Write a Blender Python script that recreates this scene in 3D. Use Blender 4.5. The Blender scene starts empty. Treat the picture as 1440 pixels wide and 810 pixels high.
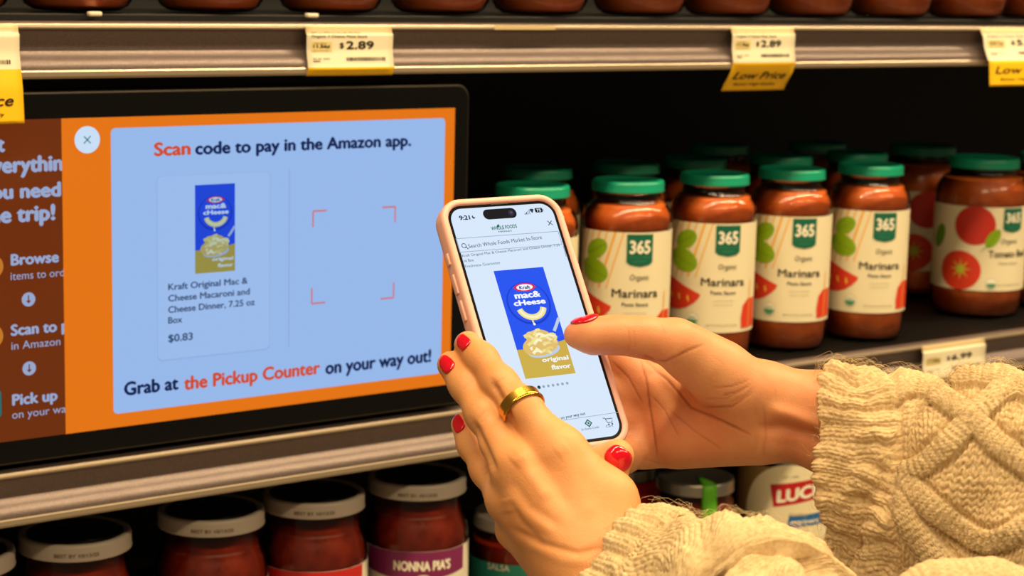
import bpy, bmesh, math, random
import numpy as np
from mathutils import Vector, Matrix

# ------------------------------------------------------------------ camera
F = 2700.0; CX, CY = 720.0, 405.0          # focal length in pixels of the 1440x810 frame
CAM = np.array([0.0, -1.29, 1.45])
ex = np.array([3680., -355., F]); ex /= np.linalg.norm(ex)
dn = np.array([-.024, 1., 443.3 / F]); dn -= dn.dot(ex) * ex; dn /= np.linalg.norm(dn)
R = np.array([ex, np.cross(-dn, ex), -dn])  # camera axes (right, down, forward) -> world
scene = bpy.context.scene
COL = scene.collection
cam_d = bpy.data.cameras.new('camera'); cam = bpy.data.objects.new('camera', cam_d); COL.objects.link(cam)
cam_d.sensor_width = 36; cam_d.lens = F / 1440 * 36
cam_d.clip_start = .05
cam_d.dof.use_dof = True; cam_d.dof.focus_distance = 1.05; cam_d.dof.aperture_fstop = 15.5
M3 = np.array([R @ [1, 0, 0], R @ [0, -1, 0], R @ [0, 0, -1]]).T
mw = Matrix.Identity(4)
for i in range(3):
    for j in range(3): mw[i][j] = M3[i, j]
    mw[i][3] = CAM[i]
cam.matrix_world = mw
scene.camera = cam
# ------------------------------------------------------------------ world, exposure
vs = scene.view_settings
scene.display_settings.display_device = 'sRGB'
vs.view_transform = 'Standard'; vs.look = 'None'; vs.gamma = 1; vs.use_curve_mapping = False
vs.exposure = 0.0
w = bpy.data.worlds.new('world'); scene.world = w; w.use_nodes = True
w.node_tree.nodes['Background'].inputs[0].default_value = (1, .74, .45, 1)
w.node_tree.nodes['Background'].inputs[1].default_value = .15
LAMP = (1, .755, .43)
STRIPS = [(.3, -.72, 3.0, 1.3, .16, 38), (1.8, -.72, 3.0, 1.3, .16, 42), (-1.2, -.72, 3.0, 1.3, .16, 24), (3.4, -.72, 3.0, 1.3, .16, 36), (-.9, -2.4, 3.0, 1.3, .16, 18), (.7, -2.4, 3.0, 1.3, .16, 22), (2.3, -2.4, 3.0, 1.3, .16, 24)]

# ------------------------------------------------------------------ helpers
def s2l(c):
    c = c / 255.0
    return c / 12.92 if c <= .04045 else ((c + .055) / 1.055) ** 2.4
def rgb(r, g, b): return (s2l(r), s2l(g), s2l(b), 1)
MATS = {}
def mat(name, col, rough=.5, metal=0, emit=None, ek=1, coat=0, noise=None, bump=None, spec=.5, sss=0, trans=0):
    if name in MATS: return MATS[name]
    m = bpy.data.materials.new(name); m.use_nodes = True; nt = m.node_tree; b = nt.nodes['Principled BSDF']
    b.inputs['Base Color'].default_value = col; b.inputs['Roughness'].default_value = rough
    b.inputs['Metallic'].default_value = metal; b.inputs['Specular IOR Level'].default_value = spec
    b.inputs['Coat Weight'].default_value = coat; b.inputs['Coat Roughness'].default_value = .05
    if trans: b.inputs['Transmission Weight'].default_value = trans
    if sss:
        b.inputs['Subsurface Weight'].default_value = sss; b.inputs['Subsurface Radius'].default_value = (1, .35, .18)
        b.inputs['Subsurface Scale'].default_value = .006
    if emit is not None:
        b.inputs['Emission Color'].default_value = emit; b.inputs['Emission Strength'].default_value = ek
    tc = None
    if noise or bump:
        tc = nt.nodes.new('ShaderNodeTexCoord')
    def nz(scale, stretch):
        mp = nt.nodes.new('ShaderNodeMapping'); mp.inputs['Scale'].default_value = stretch
        n = nt.nodes.new('ShaderNodeTexNoise'); n.inputs['Scale'].default_value = scale; n.inputs['Detail'].default_value = 5
        nt.links.new(tc.outputs['Object'], mp.inputs['Vector']); nt.links.new(mp.outputs['Vector'], n.inputs['Vector'])
        return n
    if noise:
        scale, col2, lo, hi, stretch = noise
        n = nz(scale, stretch); r = nt.nodes.new('ShaderNodeValToRGB')
        r.color_ramp.elements[0].position = lo; r.color_ramp.elements[0].color = col
        r.color_ramp.elements[1].position = hi; r.color_ramp.elements[1].color = col2
        nt.links.new(n.outputs['Fac'], r.inputs['Fac']); nt.links.new(r.outputs['Color'], b.inputs['Base Color'])
    if bump:
        scale, strength, dist, stretch = bump
        n = nz(scale, stretch); bp = nt.nodes.new('ShaderNodeBump')
        bp.inputs['Strength'].default_value = strength; bp.inputs['Distance'].default_value = dist
        nt.links.new(n.outputs['Fac'], bp.inputs['Height']); nt.links.new(bp.outputs['Normal'], b.inputs['Normal'])
    MATS[name] = m; return m
S1 = (1, 1, 1)
def lit(name, r, g, b, k=1.0):
    """a display colour: emits, with the gloss of the cover glass"""
    c = rgb(r, g, b); return mat(name, (0.004, 0.004, 0.004, 1), .12, emit=c, ek=k, spec=.25)
def ink(name, r, g, b, rough=.5, **k): return mat(name, rgb(r, g, b), rough, **k)

def link(name, me, parent=None):
    o = bpy.data.objects.new(name, me); COL.objects.link(o)
    if parent is not None: o.parent = parent
    return o
def tag(o, label=None, cat=None, group=None, kind=None):
    if label: o['label'] = label
    if cat: o['category'] = cat
    if group: o['group'] = group
    if kind: o['kind'] = kind
    return o
def empty(name, loc, rz=0, label=None, cat=None, group=None):
    o = bpy.data.objects.new(name, None); COL.objects.link(o); o.empty_display_size = .02
    o.location = loc; o.rotation_euler = (0, 0, rz); return tag(o, label, cat, group)
def mesh_np(name, V, Fq, mats, parent=None, smooth=True, fm=None):
    me = bpy.data.meshes.new(name)
    V = np.asarray(V, dtype=np.float32)
    if isinstance(Fq, np.ndarray):
        n, k = Fq.shape
        me.vertices.add(len(V)); me.vertices.foreach_set('co', V.ravel())
        me.loops.add(n * k); me.loops.foreach_set('vertex_index', Fq.astype(np.int32).ravel())
        me.polygons.add(n); me.polygons.foreach_set('loop_start', np.arange(0, n * k, k, dtype=np.int32))
        me.update(calc_edges=True); me.validate()
    else:
        me.from_pydata([tuple(map(float, v)) for v in V], [], Fq)
    for m in (mats if isinstance(mats, (list, tuple)) else [mats]): me.materials.append(m)
    if smooth: me.polygons.foreach_set('use_smooth', [True] * len(me.polygons))
    if fm is not None: me.polygons.foreach_set('material_index', fm)
    me.update()
    return link(name, me, parent)
def bm_obj(name, bm, mats, parent=None, smooth=False, angle=None):
    bmesh.ops.recalc_face_normals(bm, faces=bm.faces[:])
    me = bpy.data.meshes.new(name); bm.to_mesh(me); bm.free()
    for m in (mats if isinstance(mats, (list, tuple)) else [mats]): me.materials.append(m)
    if smooth:
        me.polygons.foreach_set('use_smooth', [True] * len(me.polygons))
        if angle: me.set_sharp_from_angle(angle=math.radians(angle))
    return link(name, me, parent)
def box(bm, c, s, bev=0):
    r = bmesh.ops.create_cube(bm, size=1, matrix=Matrix.Translation(c) @ Matrix.Diagonal((*s, 1)))
    if bev:
        es = list({e for v in r['verts'] for e in v.link_edges})
        bmesh.ops.bevel(bm, geom=es, offset=bev, segments=3, affect='EDGES', profile=.5)
def lathe(prof, n=64):
    """closed surface of revolution from (r, z) pairs; returns verts, faces"""
    V = []; Fs = []
    for r, z in prof:
        for k in range(n):
            a = 2 * math.pi * k / n; V.append((r * math.cos(a), r * math.sin(a), z))
    for i in range(len(prof) - 1):
        for k in range(n):
            k2 = (k + 1) % n; Fs.append((i * n + k, i * n + k2, (i + 1) * n + k2, (i + 1) * n + k))
    return V, Fs
def profile_x(name, prof, x0, x1, m, parent=None, smooth=True, closed=True, angle=30):
    """profile of (y, z) points extruded along X"""
    bm = bmesh.new(); a = [bm.verts.new((x0, y, z)) for y, z in prof]; b = [bm.verts.new((x1, y, z)) for y, z in prof]
    n = len(prof)
    for i in range(n if closed else n - 1): bm.faces.new((a[i], a[(i + 1) % n], b[(i + 1) % n], b[i]))
    if closed: bm.faces.new(a[::-1]); bm.faces.new(b)
    return bm_obj(name, bm, m, parent, smooth, angle)

# pixel -> point: a ray through a pixel meets a real plane
def ray(px, py): return np.array([(px - CX) / F, (py - CY) / F, 1.0])
def onY(px, py, Y=0.0):
    r = R @ ray(px, py); t = (Y - CAM[1]) / r[1]; return CAM + r * t
def camspace(p): return CAM + np.asarray(p) @ R.T
def P3(px, py, z): return np.array([(px - CX) / F * z, (py - CY) / F * z, z])

# ------------------------------------------------------------------ flat print (lettering, screens, labels)
_tc = {}
def text2d(s, bold=0., shear=0.):
    k = (s, bold, shear)
    if k not in _tc:
        c = bpy.data.curves.new('t', 'FONT'); c.body = s; c.shear = shear; c.resolution_u = 3
        o = bpy.data.objects.new('t', c); me = bpy.data.meshes.new_from_object(o)
        V = np.array([v.co[:2] for v in me.vertices]); Fs = [tuple(p.vertices) for p in me.polygons]
        bpy.data.objects.remove(o); bpy.data.curves.remove(c); bpy.data.meshes.remove(me)
        if bold > 0:      # heavier strokes: the same glyphs laid over each other a little apart
            n0 = len(V); b_ = bold * 1.45; sh_ = [(-b_, 0), (b_, 0), (0, b_ * .8), (0, -b_ * .8)]
            V = np.concatenate([V + np.array(q) for q in sh_]); Fs = [tuple(i + n0 * j for i in f) for j in range(4) for f in Fs]
        _tc[k] = (V, Fs)
    return _tc[k]
class Art:
    """2D shapes in (u, v) metres with a small stacking height each"""
    def __init__(s, lift=.00008): s.items = []; s.lift = lift; s.lv = 0
    def add(s, V, Fs, m, lv=None):
        s.items.append((np.asarray(V, float), Fs, m, lv if lv is not None else s.lv))
    def poly(s, pts, m, lv=None):
        bm = bmesh.new(); f = bm.faces.new([bm.verts.new((x, y, 0)) for x, y in pts]); f.normal_update(); bmesh.ops.triangulate(bm, faces=[f])
        bm.verts.index_update(); s.add([v.co[:2] for v in bm.verts], [tuple(v.index for v in f.verts) for f in bm.faces], m, lv); bm.free()
    def ell(s, u, v, a, b, m, rot=0, lv=None, n=28, a0=0, a1=2 * math.pi):
        full = abs(a1 - a0 - 2 * math.pi) < 1e-6; nn = n if full else n + 1
        pts = []
        for i in range(nn):
            t = a0 + (a1 - a0) * i / n; x, y = a * math.cos(t), b * math.sin(t)
            pts.append((u + x * math.cos(rot) - y * math.sin(rot), v + x * math.sin(rot) + y * math.cos(rot)))
        s.poly(pts, m, lv)
    def quad(s, u0, v0, u1, v1, m, lv=None, r=0):
        if r <= 0: return s.poly([(u0, v0), (u1, v0), (u1, v1), (u0, v1)], m, lv)
        pts = []
        for cx_, cy_, a in ((u1 - r, v0 + r, -90), (u1 - r, v1 - r, 0), (u0 + r, v1 - r, 90), (u0 + r, v0 + r, 180)):
            for k in range(6):
                t = math.radians(a + 18 * k); pts.append((cx_ + r * math.cos(t), cy_ + r * math.sin(t)))
        s.poly(pts, m, lv)
    def frame(s, u0, v0, u1, v1, w_, m, lv=None):
        for q in ((u0, v0, u1, v0 + w_), (u0, v1 - w_, u1, v1), (u0, v0, u0 + w_, v1), (u1 - w_, v0, u1, v1)): s.quad(*q, m, lv)
    def line(s, pts, w_, m, lv=None):
        pts = [np.array(p, float) for p in pts]; L = []; Rr = []
        for i, p in enumerate(pts):
            d = pts[min(i + 1, len(pts) - 1)] - pts[max(i - 1, 0)]; d /= np.linalg.norm(d) + 1e-12
            n = np.array([-d[1], d[0]]) * w_ / 2; L.append(p + n); Rr.append(p - n)
        V = L + Rr; n = len(pts); s.add(V, [(i, i + 1, n + i + 1, n + i) for i in range(n - 1)], m, lv)
    def text(s, t, u0, v0, u1, cap, m, bold=0.012, shear=0, lv=None, slope=0., clip=None):
        V, Fs = text2d(t, bold, shear); V = V.copy(); x0, x1 = V[:, 0].min(), V[:, 0].max()
        V[:, 0] = u0 + (V[:, 0] - x0) / (x1 - x0) * (u1 - u0); V[:, 1] = v0 + V[:, 1] * cap / .729 + (V[:, 0] - u0) * slope
        if clip is not None: V[:, 1] = np.minimum(V[:, 1], clip)
        s.add(V, Fs, m, lv)
    def build(s, name, fn, parent, maxlen=None, label=None):
        V = []; Fs = []; fm = []; ms = []
        for Vi, Fi, m, lv in s.items:
            if maxlen:
                bm = bmesh.new(); vs_ = [bm.verts.new((x, y, 0)) for x, y in Vi]
                for f in Fi:
                    try: bm.faces.new([vs_[i] for i in f])
                    except ValueError: pass
                bm.normal_update(); bmesh.ops.triangulate(bm, faces=bm.faces[:]); lo_, hi_ = Vi[:, 0].min(), Vi[:, 0].max(); q = math.floor(lo_ / maxlen) + 1
                while q * maxlen < hi_:
                    bmesh.ops.bisect_plane(bm, geom=bm.verts[:] + bm.edges[:] + bm.faces[:], plane_co=(q * maxlen, 0, 0), plane_no=(1, 0, 0), dist=1e-7); q += 1
                bm.verts.index_update(); Vi = np.array([v.co[:2] for v in bm.verts]); Fi = [tuple(v.index for v in f.verts) for f in bm.faces]; bm.free()
            if m not in ms: ms.append(m)
            b = len(V); k = ms.index(m)
            V += [fn(x, y, (lv + 1) * s.lift) for x, y in Vi]; Fs += [tuple(i + b for i in f) for f in Fi]; fm += [k] * len(Fi)
        o = mesh_np(name, np.array(V), Fs, ms, parent, smooth=False, fm=fm)
        if label: o['label'] = label
        return o

# ------------------------------------------------------------------ setting: shelving bay
m_rail = mat('rail_metal', rgb(126, 110, 106), .30, .35, noise=(1500, rgb(104, 90, 86), .35, .65, (.5, 1, 1)), bump=(1400, .5, .0005, (.6, 1, 1)))
m_railtop = mat('rail_lip', rgb(166, 150, 128), .28, .4)
m_deck = mat('shelf_black', rgb(24, 21, 19), .45, .3, bump=(220, .35, .001, S1))
m_black = mat('black_metal', rgb(13, 12, 11), .6)
m_clear = None
ZT = 1.45
Z1, Z2, Z3 = ZT - .0425, ZT - .3635, ZT - .613     # tops of the three shelves
XA, XB = .10, 3.10
def back_panel():
    bm = bmesh.new(); box(bm, ((XA + XB) / 2, .475, 1.25), (XB - XA, .01, 2.3)); 
    o = bm_obj('wall_back', bm, m_black); tag(o, 'black back panel of the shelving bay behind the jars', kind='structure')
    # slotted uprights
    for x in (XA + .02, XB - .02):
        bm = bmesh.new(); box(bm, (x, .455, 1.25), (.03, .03, 2.3), .002); bm_obj('upright', bm, m_black, o)
back_panel()
bm = bmesh.new(); box(bm, (1.6, -1.6, .05), (7, 4.3, .02)); tag(bm_obj('floor', bm, mat('floor_tile', rgb(150, 138, 120), .3, noise=(3, rgb(128, 116, 100), .3, .7, S1))), 'pale polished shop floor in front of the shelving', kind='structure')

def shelf(zt, label, rail=True):
    t = empty('shelf', (0, 0, zt), 0, label, 'shelf', 'gondola shelves')
    bm = bmesh.new(); box(bm, ((XA + XB) / 2, .235, -.012), (XB - XA, .45, .022), .001)
    bm_obj('deck', bm, m_deck, t)
    # fine lengthwise ribs of the deck front
    bm = bmesh.new()
    for k in range(9): box(bm, ((XA + XB) / 2, .018 + .012 * k, .0003), (XB - XA, .004, .0014))
    o = bm_obj('deck_ribs', bm, m_deck, t); o['kind'] = 'stuff'
    # price rail: top lip, recessed liner, bulging foot, bottom lip
    prof = [(.012, .000), (.004, .0012), (.0005, .0005), (-.0012, -.0008), (-.0018, -.0028), (-.0012, -.0045), (.0006, -.0056), (.0016, -.0075),
            (.0036, -.014), (.0040, -.0200), (.0028, -.0222), (-.0008, -.0246), (-.0046, -.0276), (-.0062, -.0306), (-.0062, -.0356), (-.0052, -.0376), (-.002, -.0382), (.006, -.0382), (.012, -.034)]
    profile_x('price_rail', prof, XA, XB, m_rail, t, True)
    pl = [(-.0014, -.0004), (-.0022, -.0014), (-.0026, -.0030), (-.0020, -.0042), (-.0012, -.0036), (-.0010, -.001)]
    profile_x('rail_lip', pl, XA, XB, m_railtop, t, True)['label'] = 'pale bright upper lip of the rail'
    pl = [(-.0064, -.0330), (-.0071, -.0340), (-.0072, -.0372), (-.0062, -.0388), (-.0050, -.0386), (-.0052, -.0340)]
    profile_x('rail_foot', pl, XA, XB, m_railtop, t, True)['label'] = 'pale lower lip of the rail'
    return t
s1 = shelf(Z1, 'upper black shelf with grey price rail above the display screen')
s2 = shelf(Z2, 'middle black shelf with grey price rail below the display and under the green-lidded jars')
s3 = shelf(Z3, 'lowest shelf under the white-lidded sauce jars')
m_clip = ink('clip', 232, 222, 196)
bm = bmesh.new(); box(bm, ((XA + XB) / 2, .235, .0030), (XB - XA, .43, .0062), .001); bm_obj('shelf_liner', bm, mat('liner_black', rgb(14, 12, 11), .5), s1)['label'] = 'raised black liner the jars stand on'
for px, py in ((137, 19), (443, 22)):
    p = onY(px, py, .010); bm = bmesh.new(); box(bm, (p[0], .015, .0060), (.010, .006, .0035), .0012)
    bm_obj('clip', bm, m_clip, s1, True, 40)

# ------------------------------------------------------------------ ceiling lights over the aisle
def ceiling_light(i, x, y, z, lx, ly, e):
    t = empty('ceiling_light', (x, y, z), 0, 'long ceiling light over the aisle', 'light', 'aisle ceiling lights')
    bm = bmesh.new(); box(bm, (0, 0, .04), (lx + .06, ly + .04, .06), .004)
    bm_obj('housing', bm, mat('lamp_housing', rgb(220, 220, 215), .5), t)
    d = bpy.data.lights.new('lamp', 'AREA'); d.shape = 'RECTANGLE'; d.size = lx; d.size_y = ly; d.energy = e; d.color = LAMP
    o = bpy.data.objects.new('lamp', d); COL.objects.link(o); o.parent = t; o.location = (0, 0, .004)
for i, a in enumerate(STRIPS): ceiling_light(i, *a)

# ------------------------------------------------------------------ art of the macaroni packet picture shown on both screens
def packet(A, Q, k, res=1.0):
    """Q(s, t): s right 0..1, t down 0..1 -> (u, v).  k: brightness suffix"""
    def C(n, r, g, b): return lit('pk_%s_%s' % (n, k), *(min(255, c * BR[k][i]) for i, c in enumerate((r, g, b))))
    blue = C('blue', 32, 84, 240); deep = C('deep', 14, 58, 205); white = C('white', 245, 250, 255); red = C('red', 225, 40, 70)
    gold = C('gold', 205, 175, 75); pasta = C('pasta', 240, 225, 150); pas2 = C('pasta2', 225, 190, 110); navy = C('navy', 20, 40, 150); silver = C('silver', 190, 205, 230); cream = C('cream', 250, 244, 200)
    asp = 2.16
    def poly(pts, m, lv): A.poly([Q(x, y) for x, y in pts], m, lv)
    def disc(x, y, r, m, lv, ry=None, n=26, rot=0):
        ry = ry or r; pts = []
        for i in range(n):
            a = 2 * math.pi * i / n; dx, dy = r * math.cos(a), ry * math.sin(a)
            pts.append((x + dx * math.cos(rot) - dy * math.sin(rot), y + (dx * math.sin(rot) + dy * math.cos(rot)) / asp))
        poly(pts, m, lv)
    B = 3
    poly([(0, 0), (1, 0), (1, 1), (0, 1)], blue, B)
    low = [(0, 1), (0, .735)] + [(i / 8, .735 + .012 * math.sin(i / 8 * 3.14) - .05 * (i / 8) ** 1.6) for i in range(1, 9)] + [(1, 1)]
    poly(low, gold, B + 1)
    disc(.5, .325, .43, deep, B + 1); disc(.5, .318, .40, blue, B + 2)
    # emblem: red-edged white lozenge
    disc(.51, .175, .20, red, B + 3, .085); poly([(.28, .175), (.36, .145), (.66, .145), (.74, .175), (.66, .205), (.36, .205)], red, B + 3); disc(.51, .175, .165, white, B + 4, .062)
    def word(t, x0, x1, yb, cap, m, lv, bold=.03):
        V, Fs = text2d(t, bold); V = V.copy(); a, b = V[:, 0].min(), V[:, 0].max()
        xs = x0 + (V[:, 0] - a) / (b - a) * (x1 - x0); ys = yb - V[:, 1] / .729 * cap
        A.add([Q(x, y) for x, y in zip(xs, ys)], Fs, m, lv)
    word('Kraft', .40, .62, .19, .030, navy, B + 5, .03)
    word('mac&', .26, .78, .272, .058, white, B + 3, .032); word('cHeese', .20, .84, .338, .050, white, B + 3, .032)
    # smiling noodle
    arc = [(.52 + .245 * math.cos(a), .352 + .225 * math.sin(a) / asp) for a in np.linspace(math.radians(12), math.radians(168), 14)]
    def thick(pts, w_, m, lv):
        pts = [np.array((p[0], p[1] * asp)) for p in pts]; L = []; Rr = []
        for i, p in enumerate(pts):
            d = pts[min(i + 1, len(pts) - 1)] - pts[max(i - 1, 0)]; d /= np.linalg.norm(d) + 1e-9; n = np.array([-d[1], d[0]]) * w_ / 2
            L.append(p + n); Rr.append(p - n)
        n = len(pts); A.add([Q(p[0], p[1] / asp) for p in L + Rr], [(i, i + 1, n + i + 1, n + i) for i in range(n - 1)], m, lv)
    thick(arc, .12, pasta, B + 3); thick(arc, .045, cream, B + 4)
    thick([(.47, .455), (.475, .50), (.48, .515)], .03, pasta, B + 3); disc(.485, .52, .025, white, B + 4)
    # spoon heaped with macaroni
    thick([(1.0, .485), (.90, .555), (.83, .60)], .06, silver, B + 3); disc(.52, .765, .33, silver, B + 3, .13, rot=-.12)
    rnd = random.Random(5)
    disc(.48, .715, .36, pas2, B + 4, .20, rot=-.15); disc(.50, .655, .26, pas2, B + 4, .18)
    for i in range(30):
        a = rnd.uniform(0, 6.28); rr = math.sqrt(rnd.random()); x = .48 + .30 * rr * math.cos(a); y = .695 + (.22 * rr * math.sin(a) - .05 * (x - .5)) / asp
        th = rnd.uniform(-.6, .6); pts = [(x + .09 * (t - .5) * math.cos(th) * 2, y + (.09 * (t - .5) * 2 * math.sin(th) - .05 * math.sin(t * 3.14)) / asp) for t in (0, .25, .5, .75, 1)]
        thick(pts, .055, [pasta, cream, pas2, C('pasta3', 232, 208, 130)][i % 4], B + 5 + i % 3)
    word('original', .42, .95, .868, .040, white, B + 5, .02); word('flavor', .56, .95, .945, .044, white, B + 5, .02)
BR = {'tv': (.72, .80, .88), 'ph': (1.0, 1.0, 1.0)}

# ------------------------------------------------------------------ display screen on the shelf
def display():
    YF = -.003
    X0, X1, ZB, ZP = .415, .9115, ZT - .3575, ZT - .0905
    t = empty('display_screen', ((X0 + X1) / 2, YF, ZB), 0, 'large black-framed touch display showing a payment screen, mounted between two shelves', 'display')
    ox, oy, oz = t.location
    def loc(u, v, h_): return (u - ox, -.0005 - h_, v - oz)
    # housing with rounded corners
    bm = bmesh.new(); r = .011; pts = []
    for cx_, cz_, a in ((X1 - r, ZB + r, -90), (X1 - r, ZP - r, 0), (X0 + r, ZP - r, 90), (X0 + r, ZB + r, 180)):
        for k in range(9):
            q = math.radians(a + 90 * k / 8); pts.append((cx_ + r * math.cos(q) - ox, cz_ + r * math.sin(q) - oz))
    rings = []
    for y, ins in ((.034, .002), (.032, 0), (.0015, 0), (.0004, .0006), (0, .0016)):
        cx0, cz0 = ((X0 + X1) / 2 - ox, (ZB + ZP) / 2 - oz)
        rings.append([bm.verts.new((p[0] - math.copysign(ins, p[0] - cx0), y, p[1] - math.copysign(ins, p[1] - cz0))) for p in pts])
    n = len(pts)
    for a, b in zip(rings, rings[1:]):
        for i in range(n): bm.faces.new((a[i], a[(i + 1) % n], b[(i + 1) % n], b[i]))
    bm.faces.new(rings[0]); f = bm.faces.new(rings[-1])
    o = bm_obj('housing', bm, [mat('tv_trim', rgb(70, 64, 56), .35, .7)], t, True, 30)
    bm = bmesh.new(); g = .0018
    pp = [bm.verts.new((p[0] - math.copysign(g, p[0]), -.0004, p[1] - math.copysign(g, p[1] - (ZP - ZB) / 2))) for p in pts]
    bm.faces.new(pp); o = bm_obj('bezel', bm, mat('tv_glass', (.003, .003, .003, 1), .09, spec=.35), t); o['label'] = 'glossy black glass frame'
    def Tp(px, py): p = onY(px, py, YF - .0005); return p[0], p[2]
    A = Art(.00005)
    dark = lit('tv_brown', 108, 44, 10); orange = lit('tv_orange', 228, 116, 18); pane_ = lit('tv_pane', 150, 184, 234); white = lit('tv_white', 200, 222, 245)
    pale = lit('tv_pale', 150, 165, 200); navy = lit('tv_navy', 22, 38, 84); red = lit('tv_red', 205, 78, 44); grey = lit('tv_grey', 60, 80, 118); edge = lit('tv_edge', 138, 166, 214); pink = lit('tv_pink', 205, 105, 105); teal = lit('tv_teal', 20, 110, 110)
    scr_r = Tp(636, 350)[0]; top = (Tp(640, 153)[1] + Tp(88, 165)[1]) / 2; bot = (Tp(632, 545)[1] + Tp(90, 605)[1]) / 2
    xl = Tp(89, 380)[0]
    A.quad(X0 + .018, bot, xl + .01, top, dark, 0)
    # left advert
    def T(s, a, b, cap, m, bold=.02, lv=2, **k):
        u0, v0 = Tp(*a); u1, _ = Tp(*b); z = 2700 / np.dot(R.T @ (onY(*a, YF) - CAM), [0, 0, 1]); A.text(s, u0, v0, u1, cap / z, m, bold, lv=lv, **k)
    T('Get', (-32, 214), (7, 211), 22, pale, .035); T('everything', (-26, 244), (103, 238), 23, pale, .035); T('you need', (-28, 281), (86, 274), 21, pale, .035); T('one trip!', (-34, 315), (78, 308), 23, pale, .035)
    T('Browse', (15, 373), (83, 370), 16, pale, .03); T('items to order', (15, 394), (104, 389), 12, pale, .0)
    T('Scan to pay', (15, 472), (116, 464), 16, pale, .03); T('in Amazon', (16, 492), (85, 486), 12, pale, .0)
    T('Pick up', (17, 570), (81, 564), 16, pale, .03); T('on your way', (17, 589), (100, 580), 12, pale, .0)
    for px, py in ((40, 421), (41, 518)):
        u, v = Tp(px, py); A.ell(u, v, .0051, .0051, pale, lv=2); A.line([(u, v + .003), (u, v - .002)], .0009, dark, 3); A.poly([(u - .002, v - .0008), (u + .002, v - .0008), (u, v - .003)], dark, 3)
    for py in (375, 473): u, v = Tp(-7, py); A.ell(u, v, .006, .0075, lit('tv_glow', 190, 120, 40), lv=2)
    u, v = Tp(-4, 565); A.quad(u - .006, v - .011, u + .003, v + .008, teal, 2, .002); A.quad(u - .005, v + .008, u + .002, v + .011, navy, 2)
    # orange field and pane
    A.quad(xl, bot, scr_r, top, orange, 4)
    a = Tp(157.5, 380); b = Tp(622.5, 350); pt = (Tp(158, 179)[1] + Tp(627, 167)[1]) / 2; pb = (Tp(158, 579)[1] + Tp(618, 528)[1]) / 2
    A.quad(a[0], pb, b[0], pt, pane_, 5, .0035)
    u, v = Tp(122.5, 196.5); A.ell(u, v, .0098, .0098, white, lv=5)
    for s in (1, -1): A.line([(u - .0026, v - .0026 * s), (u + .0026, v + .0026 * s)], .0008, teal, 6)
    T('Scan', (216, 219), (268, 217), 19, red, .03, 6); T('code to pay in the Amazon app.', (274, 217), (578, 207), 18, navy, .03, 6)
    c0 = Tp(222, 507); c1 = Tp(379, 241); A.quad(c0[0] - .0004, c0[1] - .0007, c1[0] + .0004, c1[1] + .0002, edge, 6, .004); A.quad(c0[0], c0[1], c1[0], c1[1], lit('tv_card', 154, 187, 235), 7, .004)
    for s, p, q, cap, m in (('Kraft Original Mac &', (236, 408), (348, 400), 9.5, grey), ('Cheese Macaroni and', (236, 424), (351, 416), 9.5, grey), ('Cheese Dinner, 7.25 oz', (236, 440), (358, 431), 9.5, grey), ('Box', (236, 455), (256, 454), 9.5, grey), ('$0.83', (236, 481), (271, 478), 11, grey)):
        T(s, p, q, cap, m, .022, 8)
    p0 = Tp(274, 385); p1 = Tp(330, 257.5)
    u0, u1 = p0[0], p1[0]; v0, v1 = p0[1], p1[1]
    sub = Art(.00005); packet(sub, lambda s, t_: (u0 + (u1 - u0) * s, v1 + (v0 - v1) * t_), 'tv')
    for V, Fs, m, lv in sub.items: A.items.append((V, Fs, m, lv + 6))
    a = Tp(408, 238); b = Tp(404.5, 488); A.quad((a[0] + b[0]) / 2 - .0004, b[1], (a[0] + b[0]) / 2 + .0004, a[1], edge, 6)
    L = .0125; W_ = .0013
    for px, py, sx, sy in ((440, 297, 1, -1), (555.5, 290.5, -1, -1), (438, 427, 1, 1), (553, 418.5, -1, 1)):
        u, v = Tp(px, py); A.quad(min(u, u + sx * L), v - W_ / 2, max(u, u + sx * L), v + W_ / 2, pink, 6); A.quad(u - W_ / 2, min(v, v + sy * L), u + W_ / 2, max(v, v + sy * L), pink, 6)
    T('Grab at', (174, 556), (251, 549), 19.5, navy, .03, 6); T('the Pickup Counter', (258, 548), (450, 529), 19.5, red, .03, 6); T('on your way out!', (457, 526), (606, 510), 19, navy, .03, 6)
    A.build('screen', loc, t)['label'] = 'lit screen with payment text on an orange field'
    return t
display()

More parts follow.
